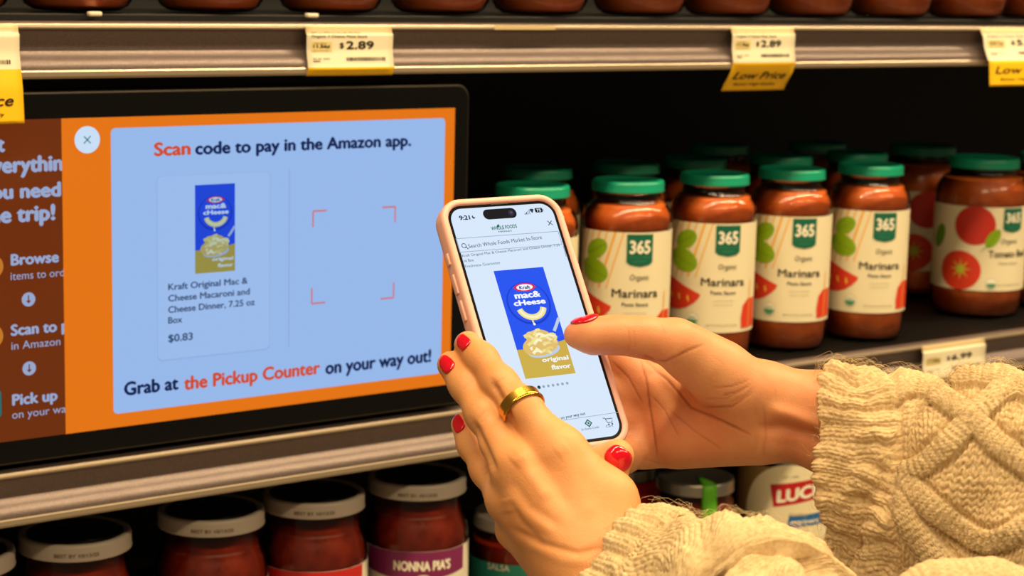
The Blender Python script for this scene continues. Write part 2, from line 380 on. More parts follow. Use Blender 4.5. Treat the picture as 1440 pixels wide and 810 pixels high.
# ------------------------------------------------------------------ price tags
cream = ink('tag_cream', 240, 230, 200); cream2 = ink('tag_tan', 214, 192, 146); yellow = ink('tag_yellow', 250, 196, 8); blk = ink('print_black', 34, 30, 26); tan = ink('tag_box', 225, 205, 140)
def price_tag(px0, px1, ptop, prof, label, price, ppos, name='price_tag', flap_text=True, sweep=0.0, zt=Z1, mirror=False, box_txt='11.56', yel=(.0, 1), lower=True, slopes=0.):
    """prof: (y, z relative to shelf top, mat index) path of the folded paper"""
    a = onY(px0, ptop, -.006); b = onY(px1, ptop, -.006); wdt = b[0] - a[0]
    t = empty(name, ((a[0] + b[0]) / 2, -.006, zt + prof[-1][1]), 0, label, 'price tag', 'shelf price tags')
    oz = zt + prof[-1][1]
    # arc-length parameterised path
    pts = np.array([(p[0], p[1]) for p in prof]); seg = np.r_[0, np.cumsum(np.linalg.norm(np.diff(pts, axis=0), axis=1))]
    def at(s): return np.interp(s, seg, pts[:, 0]), np.interp(s, seg, pts[:, 1])
    zx = [p[3] if len(p) > 3 else 0 for p in prof]
    def fn(u, v, h_):   # v = distance along paper from the top
        y, z = at(v); e = 1e-4; y2, z2 = at(v + e); ty, tz = y2 - y, z2 - z; l = math.hypot(ty, tz) + 1e-12
        curl = .0012 * math.sin((u / wdt + .5) * 3.14) * min(1, v / seg[-1])
        return (u + np.interp(v, seg, zx), y + tz / l * h_ * 1 + .006 - curl, zt + z + -ty / l * h_ - oz)
    # paper sheet
    nu, nv = 10, 26; V = []; Fs = []; fm = []
    for j in range(nv + 1):
        v = seg[-1] * j / nv
        for i in range(nu + 1): V.append(fn(-wdt / 2 + wdt * i / nu, v, 0))
    cuts = [p[2] for p in prof]
    for j in range(nv):
        mi = cuts[min(len(cuts) - 1, int(np.searchsorted(seg, seg[-1] * (j + .5) / nv)))]
        for i in range(nu): q = j * (nu + 1) + i; Fs.append((q, q + 1, q + nu + 2, q + nu + 1)); fm.append(mi)
    sh = mesh_np('paper', V, Fs, [cream, yellow, cream2], t, True, fm)
    md = sh.modifiers.new('thick', 'SOLIDIFY'); md.thickness = .0004; md.offset = 1
    A = Art(.0002); k = wdt / .045
    U = lambda x: -wdt / 2 + x * wdt
    def tx(s, x0, vb, x1, cap, m=blk, bold=.01, shear=0):
        V_, F_ = text2d(s, bold, shear); V_ = V_.copy(); q0, q1 = V_[:, 0].min(), V_[:, 0].max()
        A.add(np.c_[U(x0) + (V_[:, 0] - q0) / (q1 - q0) * (x1 - x0) * wdt, vb - V_[:, 1] * cap / .729], F_, m, 1)
    t0 = seg[cuts.index(0) - 1] if 0 in cuts else 0
    ppos(A, tx, U, t0, seg, wdt)
    A.build('print', fn, sh, .006)
    return t
def std(A, tx, U, t0, seg, w_, price='2.89', unit='11.56¢', head=True):
    if head:
        tx('365 by Whole Foods Market', .05, t0 + .0006, .62, .0018); tx('Organic 4 Cheese Pasta Sauce', .05, t0 + .0042, .69, .0021)
    A.quad(U(.05), t0 + .0155, U(.28), t0 + .0075, tan, 0)
    tx('unit price', .08, t0 + .0092, .22, .0009); tx(unit, .07, t0 + .0122, .26, .0024, blk, .03); tx('per ounce', .08, t0 + .0145, .24, .0009)
    tx('$', .37, t0 + .0122, .42, .0042, blk, .01); tx(price, .445, t0 + .0130, .77, .0062, blk, .015)
    rnd = random.Random(3); x = .44
    while x < .9: 
        d = rnd.choice((.006, .01, .014)); A.quad(U(x), t0 + .0225, U(x + d), t0 + .0196, blk, 1); x += d + rnd.choice((.006, .01))
    tx('05 02 1025', .06, t0 + .0212, .25, .0011); tx('WFM', .06, t0 + .0232, .14, .0012, blk, .03)
def low(A, tx, U, t0, seg, w_, **k):
    std(A, tx, U, t0, seg, w_, **k); s = seg[-1]
    tx('Low Price', .07, s - .0125, .90, .0078, ink('print_brown', 62, 38, 6), .012, .25); tx('Better High Quality', .14, s - .0055, .80, .0026, ink('print_brown', 62, 38, 6), .01, .1)
base = [(-.004, -.001, 2), (-.0052, -.007, 2), (-.0066, -.0072, 0), (-.0062, -.020, 0), (-.0085, -.0325, 0)]
price_tag(431, 552, 70, base + [(-.0095, -.0336, 1), (-.006, -.0395, 1)], 'price tag reading $2.89 whose yellow flap is tucked under, above the display', '2.89', std)
hang = [(-.0088, -.0335, 1), (-.0050, -.043, 1), (.0015, -.0535, 1, -.001), (.0035, -.0590, 1, -.002)]
price_tag(1029, 1117, 70, [(a_, b_, c_) for a_, b_, c_ in base] + hang, 'creased $2.89 price tag with yellow low price flap, middle of the upper rail', '2.89', low)
price_tag(-118, 27, 60, base + [(-.0088, -.0335, 1), (-.0110, -.044, 1), (-.0130, -.0690, 1)], 'price tag at the left end of the upper rail hanging over the display corner', '2.89', low)
price_tag(1378, 1478, 70, [(a_ - .008 * (-b_ / .03), b_, c_) for a_, b_, c_ in base] + [(-.0190, -.0335, 1), (-.020, -.044, 1), (-.0215, -.0585, 1)], 'price tag standing away from the upper rail at its right end', '5.89', lambda *a: low(*a, price='5.89', unit='24.1¢'))
price_tag(1298, 1385, 500, base + [(-.0085, -.036, 0)], 'white price tag on the middle rail above the knitted sleeve', '2.89', lambda *a: std(*a, head=False, price='6.99'), zt=Z2)
# a torn label left on the upper lip
a = onY(692, 38); b = onY(778, 38); bm = bmesh.new(); box(bm, ((a[0] + b[0]) / 2, -.0031, Z1 - .0022), (b[0] - a[0], .0006, .0034), .0002)
tag(bm_obj('sticker', bm, cream2), 'thin pale sticker strip left on the upper rail lip', 'sticker')

# ------------------------------------------------------------------ jars
def glass_mat():
    m = bpy.data.materials.new('jar_glass'); m.use_nodes = True; nt = m.node_tree; nt.nodes.remove(nt.nodes['Principled BSDF'])
    out = nt.nodes['Material Output']; mx = nt.nodes.new('ShaderNodeMixShader'); tr = nt.nodes.new('ShaderNodeBsdfTransparent'); gl = nt.nodes.new('ShaderNodeBsdfGlossy'); fr = nt.nodes.new('ShaderNodeFresnel')
    tr.inputs[0].default_value = (.97, .96, .93, 1); gl.inputs['Roughness'].default_value = .03; fr.inputs['IOR'].default_value = 1.5
    tc = nt.nodes.new('ShaderNodeTexCoord'); n = nt.nodes.new('ShaderNodeTexNoise'); n.inputs['Scale'].default_value = 55; bp = nt.nodes.new('ShaderNodeBump'); bp.inputs['Strength'].default_value = .25; bp.inputs['Distance'].default_value = .0008
    nt.links.new(tc.outputs['Object'], n.inputs['Vector']); nt.links.new(n.outputs['Fac'], bp.inputs['Height']); nt.links.new(bp.outputs['Normal'], gl.inputs['Normal']); nt.links.new(bp.outputs['Normal'], fr.inputs['Normal'])
    nt.links.new(fr.outputs[0], mx.inputs[0]); nt.links.new(tr.outputs[0], mx.inputs[1]); nt.links.new(gl.outputs[0], mx.inputs[2]); nt.links.new(mx.outputs[0], out.inputs[0])
    return m
m_glass = glass_mat()
m_sauce = mat('sauce', rgb(238, 128, 50), .4, noise=(90, rgb(218, 100, 34), .35, .7, S1))
m_sauce_r = mat('sauce_red', rgb(188, 58, 18), .35, noise=(70, rgb(140, 28, 8), .35, .7, S1))
m_green = mat('lid_green', rgb(22, 156, 122), .3); m_white = mat('lid_white', rgb(188, 176, 164), .4); m_lidtop = mat('lid_dark_print', rgb(36, 32, 34), .35, noise=(60, rgb(96, 88, 84), .55, .62, (1, 2.5, 1)))
m_label = ink('label_cream', 242, 232, 198); m_silver = mat('lid_silver', rgb(190, 182, 168), .3, .9)
L_o = ink('l_orange', 246, 178, 50); L_g = ink('l_leaf', 140, 180, 20); L_g2 = ink('l_leaf_dark', 104, 156, 24); L_r = ink('l_tomato', 226, 62, 36); L_r2 = ink('l_tomato_dark', 205, 50, 36); L_b = ink('l_badge', 10, 104, 80); L_k = ink('l_black', 40, 40, 38); L_y = ink('l_seed', 250, 200, 70); L_gy = ink('l_grey', 190, 184, 160); L_w = ink('l_white', 250, 246, 226); L_lg = ink('l_green', 70, 150, 110); L_st = ink('l_star', 190, 200, 60)

def jar_parts(t, prof, lid_r, lid_z0, lid_z1, lidm, sauce_m, fill, topm=None, lid_bev=.0012):
    """prof: outer (r, z) from base to rim"""
    V, Fs = lathe([(0.0005, prof[0][1])] + prof); mesh_np('glass', V, Fs, m_glass, t)
    ins = [(max(.0004, r - .0026), max(z, prof[0][1] + .003)) for r, z in prof if z < fill]
    V, Fs = lathe([(.0005, ins[0][1])] + ins + [(ins[-1][0], fill), (.0005, fill)]); o = mesh_np('sauce', V, Fs, sauce_m, t)
    lp = [(.0005, lid_z1 - .0012), (lid_r - .006, lid_z1 - .0012), (lid_r - .0045, lid_z1 - .0002), (lid_r - .002, lid_z1), (lid_r - .0006, lid_z1 - .0008), (lid_r, lid_z1 - .003), (lid_r - .0001, lid_z0 + .002), (lid_r + .0004, lid_z0 + .0008), (lid_r + .0002, lid_z0), (lid_r - .002, lid_z0)]
    V, Fs = lathe(lp, 72); lid = mesh_np('lid', V, Fs, [lidm] + ([topm] if topm else []), t)
    if topm:
        for p in lid.data.polygons:
            if all(math.hypot(*lid.data.vertices[i].co[:2]) < lid_r - .0055 for i in p.vertices): p.material_index = 1
    return lid
def wrap(t, Rr, v0, v1, a0, a1, m=None, name='label'):
    """curved paper label; angle 0 faces local -Y"""
    n = 48; V = []; Fs = []
    for rr in (Rr, Rr - .0003):
        for v in (v0, v1):
            for k in range(n + 1):
                a = math.radians(a0 + (a1 - a0) * k / n); V.append((rr * math.sin(a), -rr * math.cos(a), v))
    N = n + 1
    for k in range(n):
        Fs += [(k, k + 1, N + k + 1, N + k), (2 * N + k, 3 * N + k, 3 * N + k + 1, 2 * N + k + 1), (N + k, N + k + 1, 3 * N + k + 1, 3 * N + k), (k, 2 * N + k, 2 * N + k + 1, k + 1)]
    o = mesh_np(name, V, Fs, m or m_label, t); o.data.set_sharp_from_angle(angle=math.radians(30)); return o
def cyl(Rr): return lambda u, v, h_: ((Rr + h_) * math.sin(u / Rr), -(Rr + h_) * math.cos(u / Rr), v)
def dup(root, loc, rz, label=None, scale=None):
    r = root.copy(); COL.objects.link(r); r.location = loc; r.rotation_euler = (0, 0, rz)
    if label: r['label'] = label
    if scale: r.scale = scale
    def rec(src, dst):
        for ch in list(src.children):
            c = ch.copy(); COL.objects.link(c); c.parent = dst; rec(ch, c)
    rec(root, r); return r
def badge(A, R_, a0, a1, v0, v1, lv=3):
    u0, u1 = R_ * math.radians(a0), R_ * math.radians(a1); w_ = u1 - u0
    A.poly([(u0, v1), (u0, v0 + .004), (u0 + w_ * .15, v0 + .0015), (u0 + w_ * .5, v0), (u0 + w_ * .85, v0 + .0015), (u1, v0 + .004), (u1, v1)], L_b, lv)
    A.text('365', u0 + w_ * .10, v0 + (v1 - v0) * .42, u1 - w_ * .10, (v1 - v0) * .40, L_w, .03, lv=lv + 1)
    A.text('WHOLE FOODS', u0 + w_ * .10, v0 + (v1 - v0) * .27, u1 - w_ * .10, .0018, L_lg, .0, lv=lv + 1); A.text('MARKET', u0 + w_ * .25, v0 + (v1 - v0) * .14, u1 - w_ * .25, .0018, L_lg, .0, lv=lv + 1)
def marinara(loc, rz):
    t = empty('sauce_jar', loc, rz, '', 'jar', 'green-lidded jars on the middle shelf')
    r = .0415
    prof = [(.028, 0), (.034, .0006), (.0385, .004), (.0408, .010), (r, .020), (r, .030), (r - .0006, .032), (r - .0006, .134), (r, .136), (r, .143), (.0403, .149), (.0372, .1545), (.0335, .1580), (.0308, .1600), (.0300, .163), (.0300, .170)]
    jar_parts(t, prof, .0332, .1685, .1785, m_green, m_sauce, .157)
    lb = wrap(t, r + .0002, .0305, .1345, -100, 120)
    A = Art(.00012); Rr = r + .0002; U = lambda a: Rr * math.radians(a)
    # orange check stripes
    for k in range(15):
        a = -122 + 10.5 * k; x0 = U(a); pts = [(x0 + U(42) * s, .0305 + .104 * s) for s in np.linspace(0, 1, 7)]
        q = [(p[0], p[1]) for p in pts if U(-98) < p[0] < U(6) - (.134 - p[1]) * .17 and (p[1] > .070 or p[0] < U(-62))]
        if len(q) > 1: A.line(q, .0021 if k % 2 else .0012, L_o, 0)
    A.ell(U(-33), .1180, .0128, .0085, L_g, .5, 1); A.ell(U(-36), .0985, .0160, .0108, L_g, -.30, 2)
    A.line([(U(-62), .106), (U(-38), .0985), (U(-16), .093)], .0006, L_g2, 3); A.line([(U(-46), .113), (U(-33), .1175), (U(-20), .123)], .0006, L_g2, 3)
    # tomato wedge
    wp = [(U(-100), .086), (U(-78), .0845), (U(-45), .0775), (U(-9), .0668), (U(-11), .0630), (U(-17), .0585), (U(-27), .0535), (U(-38), .0508), (U(-52), .0500), (U(-70), .0508), (U(-100), .0530)]
    A.poly(wp, L_r, 2); A.poly([(p[0], p[1] * .93 + .0046) for p in wp], L_r2, 3) if False else None
    for a in (-56, -40, -26): A.ell(U(a), .064 + (a + 56) * -.00006, .0011, .0034, L_y, .2, 4)
    badge(A, Rr, 8, 42, .1035, .1330)
    A.text('Organic', U(13), .0915, U(38), .0052, L_k, -.004, .15, lv=3); A.text('Marinara', U(-9), .0755, U(52), .0078, L_k, .012, lv=3); A.text('Pasta Sauce', U(4), .0675, U(38), .0034, L_k, .01, lv=3)
    A.text('a classic blend of tomatoes', U(6), .0605, U(36), .0018, L_gy, .0, lv=3); A.text('herbs and olive oil', U(8), .0565, U(34), .0018, L_gy, 0, lv=3)
    A.ell(U(-19), .0425, .0064, .0064, L_gy, lv=3); A.ell(U(-19), .0425, .0059, .0059, L_w, lv=4); A.ell(U(-19), .0425, .0052, .0052, L_lg, lv=5, a0=math.pi, a1=2 * math.pi); A.text('USDA', U(-19) - .004, .0435, U(-19) + .004, .002, L_lg, .01, lv=5)
    A.text('NET WT 25 OZ (1 LB 9 OZ) 709g', U(0), .0370, U(42), .0018, L_gy, .01, lv=3)
    A.poly([(U(50), .034), (U(49), .044), (U(52), .056), (U(62), .062), (U(82), .062), (U(82), .034)], L_r, 3)
    A.line([(U(64), .034), (U(66), .080)], .0012, L_o, 4)
    A.build('print', cyl(Rr), lb, .0045)
    return t
def view_rz(x, y): d = np.array([x, y]) - CAM[:2]; return -math.atan2(d[0], d[1])
def Xc(px, Y): return onY(px, 300, Y)[0]
j5x, j5y = 1.4623, .0628; rz5 = view_rz(j5x, j5y)
mj = marinara((j5x, j5y, Z2 + .0012), rz5); mj['label'] = 'red marinara jar nearest the tomato basil jar, rightmost of five with tomato wedge labels'
names = {882: 'marinara jar just right of the phone, above the thumb', 1003: 'marinara jar third from the phone side, above the thumb knuckle', 1111: 'marinara jar whose base shows above the bare wrist, second from the right of its kind', 748: 'green-lidded jar mostly hidden behind the phone'}
for px, Y in ((748, .055), (882, .052), (1003, .062), (1111, .066)):
    dup(mj, (Xc(px, Y), Y, Z2 + .0012), rz5 + {748: -.35, 882: .0, 1003: .02, 1111: -.02}[px], names[px])
rnd = random.Random(2)
back = [(1.335, .19), (1.55, .165), (1.445, .175), (1.235, .18), (1.60, .275), (1.12, .175), (1.47, .30)]
BL = ['dim green-lidded jar behind the fourth marinara jar', 'dim jar in the gap between the rightmost marinara jar and the tomato basil jar', 'dim green-lidded jar directly behind the rightmost marinara jar', 'dim green-lidded jar behind the third marinara jar', 'farthest dim green lid, up behind the gap beside the tomato basil jar', 'dim green-lidded jar behind the marinara jar next to the phone', 'farthest dim green lid behind the two rightmost marinara jars']
for i, (x, y) in enumerate(back):
    j = dup(mj, (x, y, Z2 + .0012), rz5 + rnd.uniform(-.5, .5), BL[i])
    j['group'] = 'back rows of green-lidded jars'
def tomato_basil(loc, rz):
    t = empty('sauce_jar', loc, rz, 'wider jar with whole and cut tomatoes on its label, right end of the middle shelf', 'jar', 'green-lidded jars on the middle shelf')
    r = .0505
    prof = [(.034, 0), (.041, .0006), (.0465, .004), (.0495, .012), (r, .022), (r, .030), (r - .0006, .032), (r - .0006, .122), (r, .124), (r, .134), (.049, .142), (.0455, .149), (.040, .1535), (.0365, .156), (.0355, .160), (.0355, .166)]
    jar_parts(t, prof, .0385, .163, .1740, m_green, m_sauce, .153)
    lb = wrap(t, r + .0002, .0315, .1235, -105, 120); A = Art(.00012); Rr = r + .0002; U = lambda a: Rr * math.radians(a)
    A.ell(U(-6), .1030, .0225, .0215, L_r2, lv=1, n=40); A.ell(U(-22), .0530, .0235, .0215, L_r, lv=1, n=40)
    st = []
    for i in range(16):
        a = 2 * math.pi * i / 16; q = (.0125 if i % 2 == 0 else .0034); st.append((U(-21) + q * math.cos(a), .0545 + q * math.sin(a)))
    A.poly(st, L_st, 2)
    A.ell(U(17), .0895, .0115, .0065, L_g, .95, 2); A.line([(U(3), .0755), (U(12), .082), (U(25), .100)], .0007, L_g2, 3)
    A.ell(U(-56), .088, .014, .008, L_g2, 1.2, 2)
    badge(A, Rr, 29, 58, .0960, .1225); A.text('Organic', U(27), .0840, U(52), .0055, L_k, -.004, .15, lv=3); A.text('Tomato Basil', U(12), .0690, U(72), .0078, L_k, .012, lv=3); A.text('Pasta Sauce', U(26), .0610, U(55), .0034, L_gy, .01, lv=3)
    A.ell(U(18), .0400, .0062, .0062, L_gy, lv=3); A.ell(U(18), .0400, .0057, .0057, L_w, lv=4); A.ell(U(18), .0400, .005, .005, L_lg, lv=5, a0=math.pi, a1=2 * math.pi)
    A.text('NET WT 25 OZ (1 LB 9 OZ)', U(26), .0375, U(64), .0018, L_gy, .01, lv=3)
    A.build('print', cyl(Rr), lb, .0045); return t
tbx, tby = 1.6832, .100
tb = tomato_basil((tbx, tby, Z2 + .0012), view_rz(tbx, tby))
for x, y, lb_ in ((1.735, .235, 'wide dim green-lidded jar behind the tomato basil jar'), (1.805, .10, 'wide jar right of the tomato basil jar, beyond the photo edge')):
    j = dup(tb, (x, y, Z2 + .0012), view_rz(x, y) + .3, lb_); j['group'] = 'wide jars behind the tomato basil jar'

# upper shelf: only the sauce-filled lower ends are in view
def upper_jar(loc):
    t = empty('sauce_jar', loc, 0, '', 'jar', 'jars on the upper shelf'); r = .0440
    prof = [(.026, 0), (.032, .0008), (.038, .0045), (.0422, .012), (r, .022), (r, .030), (r - .0006, .032), (r - .0006, .134), (r, .136), (r, .143), (.0423, .149), (.0392, .1545), (.0345, .1580), (.0308, .1600), (.0300, .163), (.0300, .170)]
    jar_parts(t, prof, .0332, .1685, .1785, m_green, m_sauce, .157)
    lb = wrap(t, r + .0002, .034, .1345, -100, 120); A = Art(.00012); Rr = r + .0002; U = lambda a: Rr * math.radians(a)
    badge(A, Rr, 8, 42, .1035, .1330); A.text('Organic', U(13), .0915, U(38), .0052, L_k, -.004, .15, lv=3); A.text('4 Cheese', U(-9), .0755, U(52), .0078, L_k, .012, lv=3); A.text('Pasta Sauce', U(4), .0675, U(38), .0034, L_k, .01, lv=3)
    A.ell(U(-45), .100, .014, .016, L_o, .3, 1); A.ell(U(-38), .064, .017, .012, L_r, -.3, 2); A.build('print', cyl(Rr), lb, .0045); return t
ups = [-70, 108, 295, 464, 618, 758, 899, 1022, 1139, 1251, 1357, 1452]
uj = None
for i, px in enumerate(ups):
    x = onY(px, 5, .055)[0]; lab = 'jar on the upper shelf, ' + ['beyond the left edge of the photo', 'leftmost with its whole base in view', 'left of the tucked-under price tag', 'directly above the tucked-under $2.89 tag', 'above the right corner of the display', 'above the thin sticker strip on the rail', 'above the gap between the display and the phone top', 'just left of the creased yellow-flap tag', 'just right of the creased yellow-flap tag', 'third from the right edge of the photo', 'second from the right edge of the photo', 'cut by the right edge of the photo'][i]
    if i == 0: uj = upper_jar((x, .055, Z1 + .0074)); uj['label'] = lab
    else: dup(uj, (x, .055, Z1 + .0074), 0, lab)

# lowest shelf
H3 = .1785
def low_jar(loc, rz, band, kind, label):
    t = empty('sauce_jar', loc, rz, label, 'jar', 'white-lidded jars on the lowest shelf'); r = .0460
    prof = [(.032, 0), (.040, .0006), (.0445, .004), (r, .012), (r, .125), (r - .001, .134), (r - .004, .1425), (.0405, .1465), (.0392, .150), (.0392, .172)]
    jar_parts(t, prof, .0430, .1655, H3, m_white, m_sauce_r, .1500, m_lidtop)
    lb = wrap(t, r + .0002, .022, .1215, -95, 95, ink('label_white', 236, 228, 208)); A = Art(.00012); Rr = r + .0002; U = lambda a: Rr * math.radians(a)
    wave = [(U(-62 + 124 * i / 12), .1010 - .004 * math.sin(i / 12 * 3.14)) for i in range(13)]
    A.poly(wave + [(U(62), .1215), (U(-62), .1215)], band, 1)
    A.text("NONNA PIA'S", U(-24), .1050, U(40), .0085, L_w, .035, lv=2)
    if kind:
        bt = ink('beet', 150, 20, 70); bd = ink('beet_dark', 96, 14, 50); gr = ink('herb', 96, 130, 50)
        for u, v, q in ((-6, .078, .010), (8, .084, .010), (22, .078, .009), (14, .070, .010)): A.ell(U(u), v, q, q * .9, bt if u != 14 else bd, lv=3)
        for u in (-2, 6, 14, 26): A.ell(U(u), .092, .0025, .006, gr, (u - 8) * -.03, 4)
        A.ell(U(8), .0955, .008, .006, ink('garlic', 226, 214, 180), lv=5)
    else:
        for u, v, q in ((2, .086, .011), (22, .080, .010), (-14, .079, .009)): A.ell(U(u), v, q, q * .8, L_r, lv=3)
        for u in (0, 8, 20): A.ell(U(u), .094, .0022, .006, ink('herb', 96, 130, 50), (u - 8) * -.04, 4)
        A.text('FIRE ROASTED', U(-22), .0600, U(34), .005, L_k, .01, lv=3)
    A.build('print', cyl(Rr), lb, .0045)
    A = Art(.0001); A.text('BEST BY 10/13/25', -.016, H3 - .0095, .018, .0030, ink('print_faint', 120, 100, 80), .01, lv=1); A.build('print', cyl(.0432), lid_of(t), .004)
    return t
def lid_of(t): return [c for c in t.children if c.name.startswith('lid')][0]
band_r = ink('band_red', 196, 34, 30); band_p = ink('band_purple', 128, 36, 92)
Z3J = Z3 + .0012
for px, Y, band, kind, lab in ((-64, .06, band_r, 0, 'white-lidded jar cut by the lower left corner of the photo'), (105, .06, band_r, 0, 'white-lidded jar second from the left corner, no label in view'), (297, .062, band_r, 0, 'white-lidded jar third from the left with a red label band at the photo bottom'), (441, .062, band_r, 0, 'white-lidded jar with a red band, between two like it, left of the purple one'), (586, .062, band_p, 1, 'white-lidded jar with a purple band and beets on its label, beside the hand')):
    z = ZT - .434; x = onY(px, 700, Y)[0]; low_jar((x, Y, Z3J), view_rz(x, Y), band, kind, lab)
for px in (190, 385, 520):
    x = onY(px, 700, .17)[0]
def small_jar(name, px, Y, py, r, ztop, lidm, label, lab_m, v0, v1, sm, body=.6, cat='jar', topm=None):
    x = onY(px, py, Y)[0]; t = empty(name, (x, Y, Z3J), view_rz(x, Y), label, cat, 'mixed jars behind the hands on the lowest shelf'); H_ = ztop - Z3J
    prof = [(r * .7, 0), (r * .88, .0006), (r * .97, .004), (r, .012), (r, H_ - .045), (r - .002, H_ - .032), (r - .006, H_ - .022), (r * .84, H_ - .017), (r * .84, H_ - .004)]
    jar_parts(t, prof, r * .90, H_ - .0125, H_, lidm, sm, H_ - .022, topm)
    lb = wrap(t, r + .0002, v0 * H_, v1 * H_, -95, 95, lab_m); return t, lb, H_, r + .0002
p = onY(730, 717, .10); t, lb, H_, Rr = small_jar('sauce_jar', 728, .10, 717, .046, p[2], m_white, 'jar with a teal label in shade behind the left hand', ink('label_teal', 50, 160, 138), .1, .66, m_sauce_r)
A = Art(.00012); A.text('SALSA', -.028, .070, -.006, .006, L_w, .02, lv=1); A.build('print', cyl(Rr), lb, .0045)
p = onY(860, 690, .16); t, lb, H_, Rr = small_jar('sauce_jar', 879, .170, 680, .034, onY(881, 662, .15)[2], m_silver, 'jar with a bright red label edge glimpsed between the two hands', ink('label_red', 236, 50, 26), .5, .90, m_sauce_r)
ps = onY(978, 668, .07); t, lb, H_, Rr = small_jar('sauce_jar', 978, .07, 668, .0425, ps[2], m_silver, 'jar with a silver lid sealed by a bright green strip', ink('label_white', 236, 228, 208), .1, .52, mat('sauce_brown', rgb(130, 50, 16), .3))
ms = ink('seal_green', 98, 190, 30); n = 12; V = []; Fs = []
path = [(.008, H_ + .0006), (.02, H_ + .0006), (.032, H_ + .0008), (.0386, H_ - .0008), (.0392, H_ - .008), (.0390, H_ - .014), (.0400, H_ - .022), (.0425, H_ - .036), (.0432, H_ - .055)]
for rr, z in path:
    for k in (0, 1, 2, 3):
        u = (.0075 + .0055 * k - .0095) + .010; a = u / .0425; V.append((rr * math.sin(a), -rr * math.cos(a), z))
for i in range(len(path) - 1):
    for k in range(3): q = i * 4 + k; Fs.append((q, q + 1, q + 5, q + 4))
o = mesh_np('seal_strip', V, Fs, ms, t); md = o.modifiers.new('s', 'SOLIDIFY'); md.thickness = .0005; md.offset = 1; o['label'] = 'bright green paper seal'
pl = onY(1105, 640, .055); t, lb, H_, Rr = small_jar('sauce_jar', 1108, .058, 640, .050, pl[2] + .012, m_silver, 'big jar with a rounded cream label and red name plate under the bare wrist', mat('label_kraft', rgb(150, 118, 70), .5), .05, .90, mat('sauce_olive', rgb(120, 84, 40), .4))
A = Art(.00015); v = onY(1110, 720, .02)[2] - Z3J
A.ell(.004, v - .004, .048, .052, ink('label_oval', 240, 228, 190), lv=1, n=48)
A.poly([(-.012, v + .004), (.042, v + .0155), (.042, v + .036), (-.016, v + .0265)], ink('plate_red', 190, 24, 30), 2)
A.text('LUCINI', -.009, v + .0090, .050, .0125, L_w, .04, lv=3, slope=.2)
A.text('italia', .004, v - .004, .022, .004, L_gy, .01, lv=3); A.poly([(.002, v - .016), (.040, v - .013), (.040, v - .001), (.004, v - .004)], ink('plate_blue', 36, 104, 170), 2); A.text('marinara', .006, v - .0125, .036, .005, L_w, .02, lv=3, slope=.05)
A.text('EST 1998', -.004, v + .034, .012, .0022, L_gy, .01, lv=3, slope=.1)
A.build('print', cyl(Rr), lb, .0045)
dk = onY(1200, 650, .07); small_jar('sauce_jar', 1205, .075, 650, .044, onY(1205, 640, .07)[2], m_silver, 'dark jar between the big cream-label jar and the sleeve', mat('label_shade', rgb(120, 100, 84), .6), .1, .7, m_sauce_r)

# ------------------------------------------------------------------ smartphone
PT = np.array([.012, .018, 1.032]); PRx = np.array([.874, -.078, .480]); PRx /= np.linalg.norm(PRx); PRy = np.array([-.269, -.900, .344]); PRy -= PRy.dot(PRx) * PRx; PRy /= np.linalg.norm(PRy); PRz = np.cross(PRx, PRy)
def zph(px, py, off=0.): d = ray(px, py); return (PT + PRz * off).dot(PRz) / d.dot(PRz)
def ph(px, py):
    d = ray(px, py); z = PT.dot(PRz) / d.dot(PRz); q = d * z - PT; return q.dot(PRx), q.dot(PRy)
def rr_ring(W, H, r, n=10):
    pts = []
    for cx_, cy_, a in ((W / 2 - r, -H / 2 + r, -90), (W / 2 - r, H / 2 - r, 0), (-W / 2 + r, H / 2 - r, 90), (-W / 2 + r, -H / 2 + r, 180)):
        for k in range(n): q = math.radians(a + 90 * k / (n - 1)); pts.append((cx_ + r * math.cos(q), cy_ + r * math.sin(q)))
    return pts
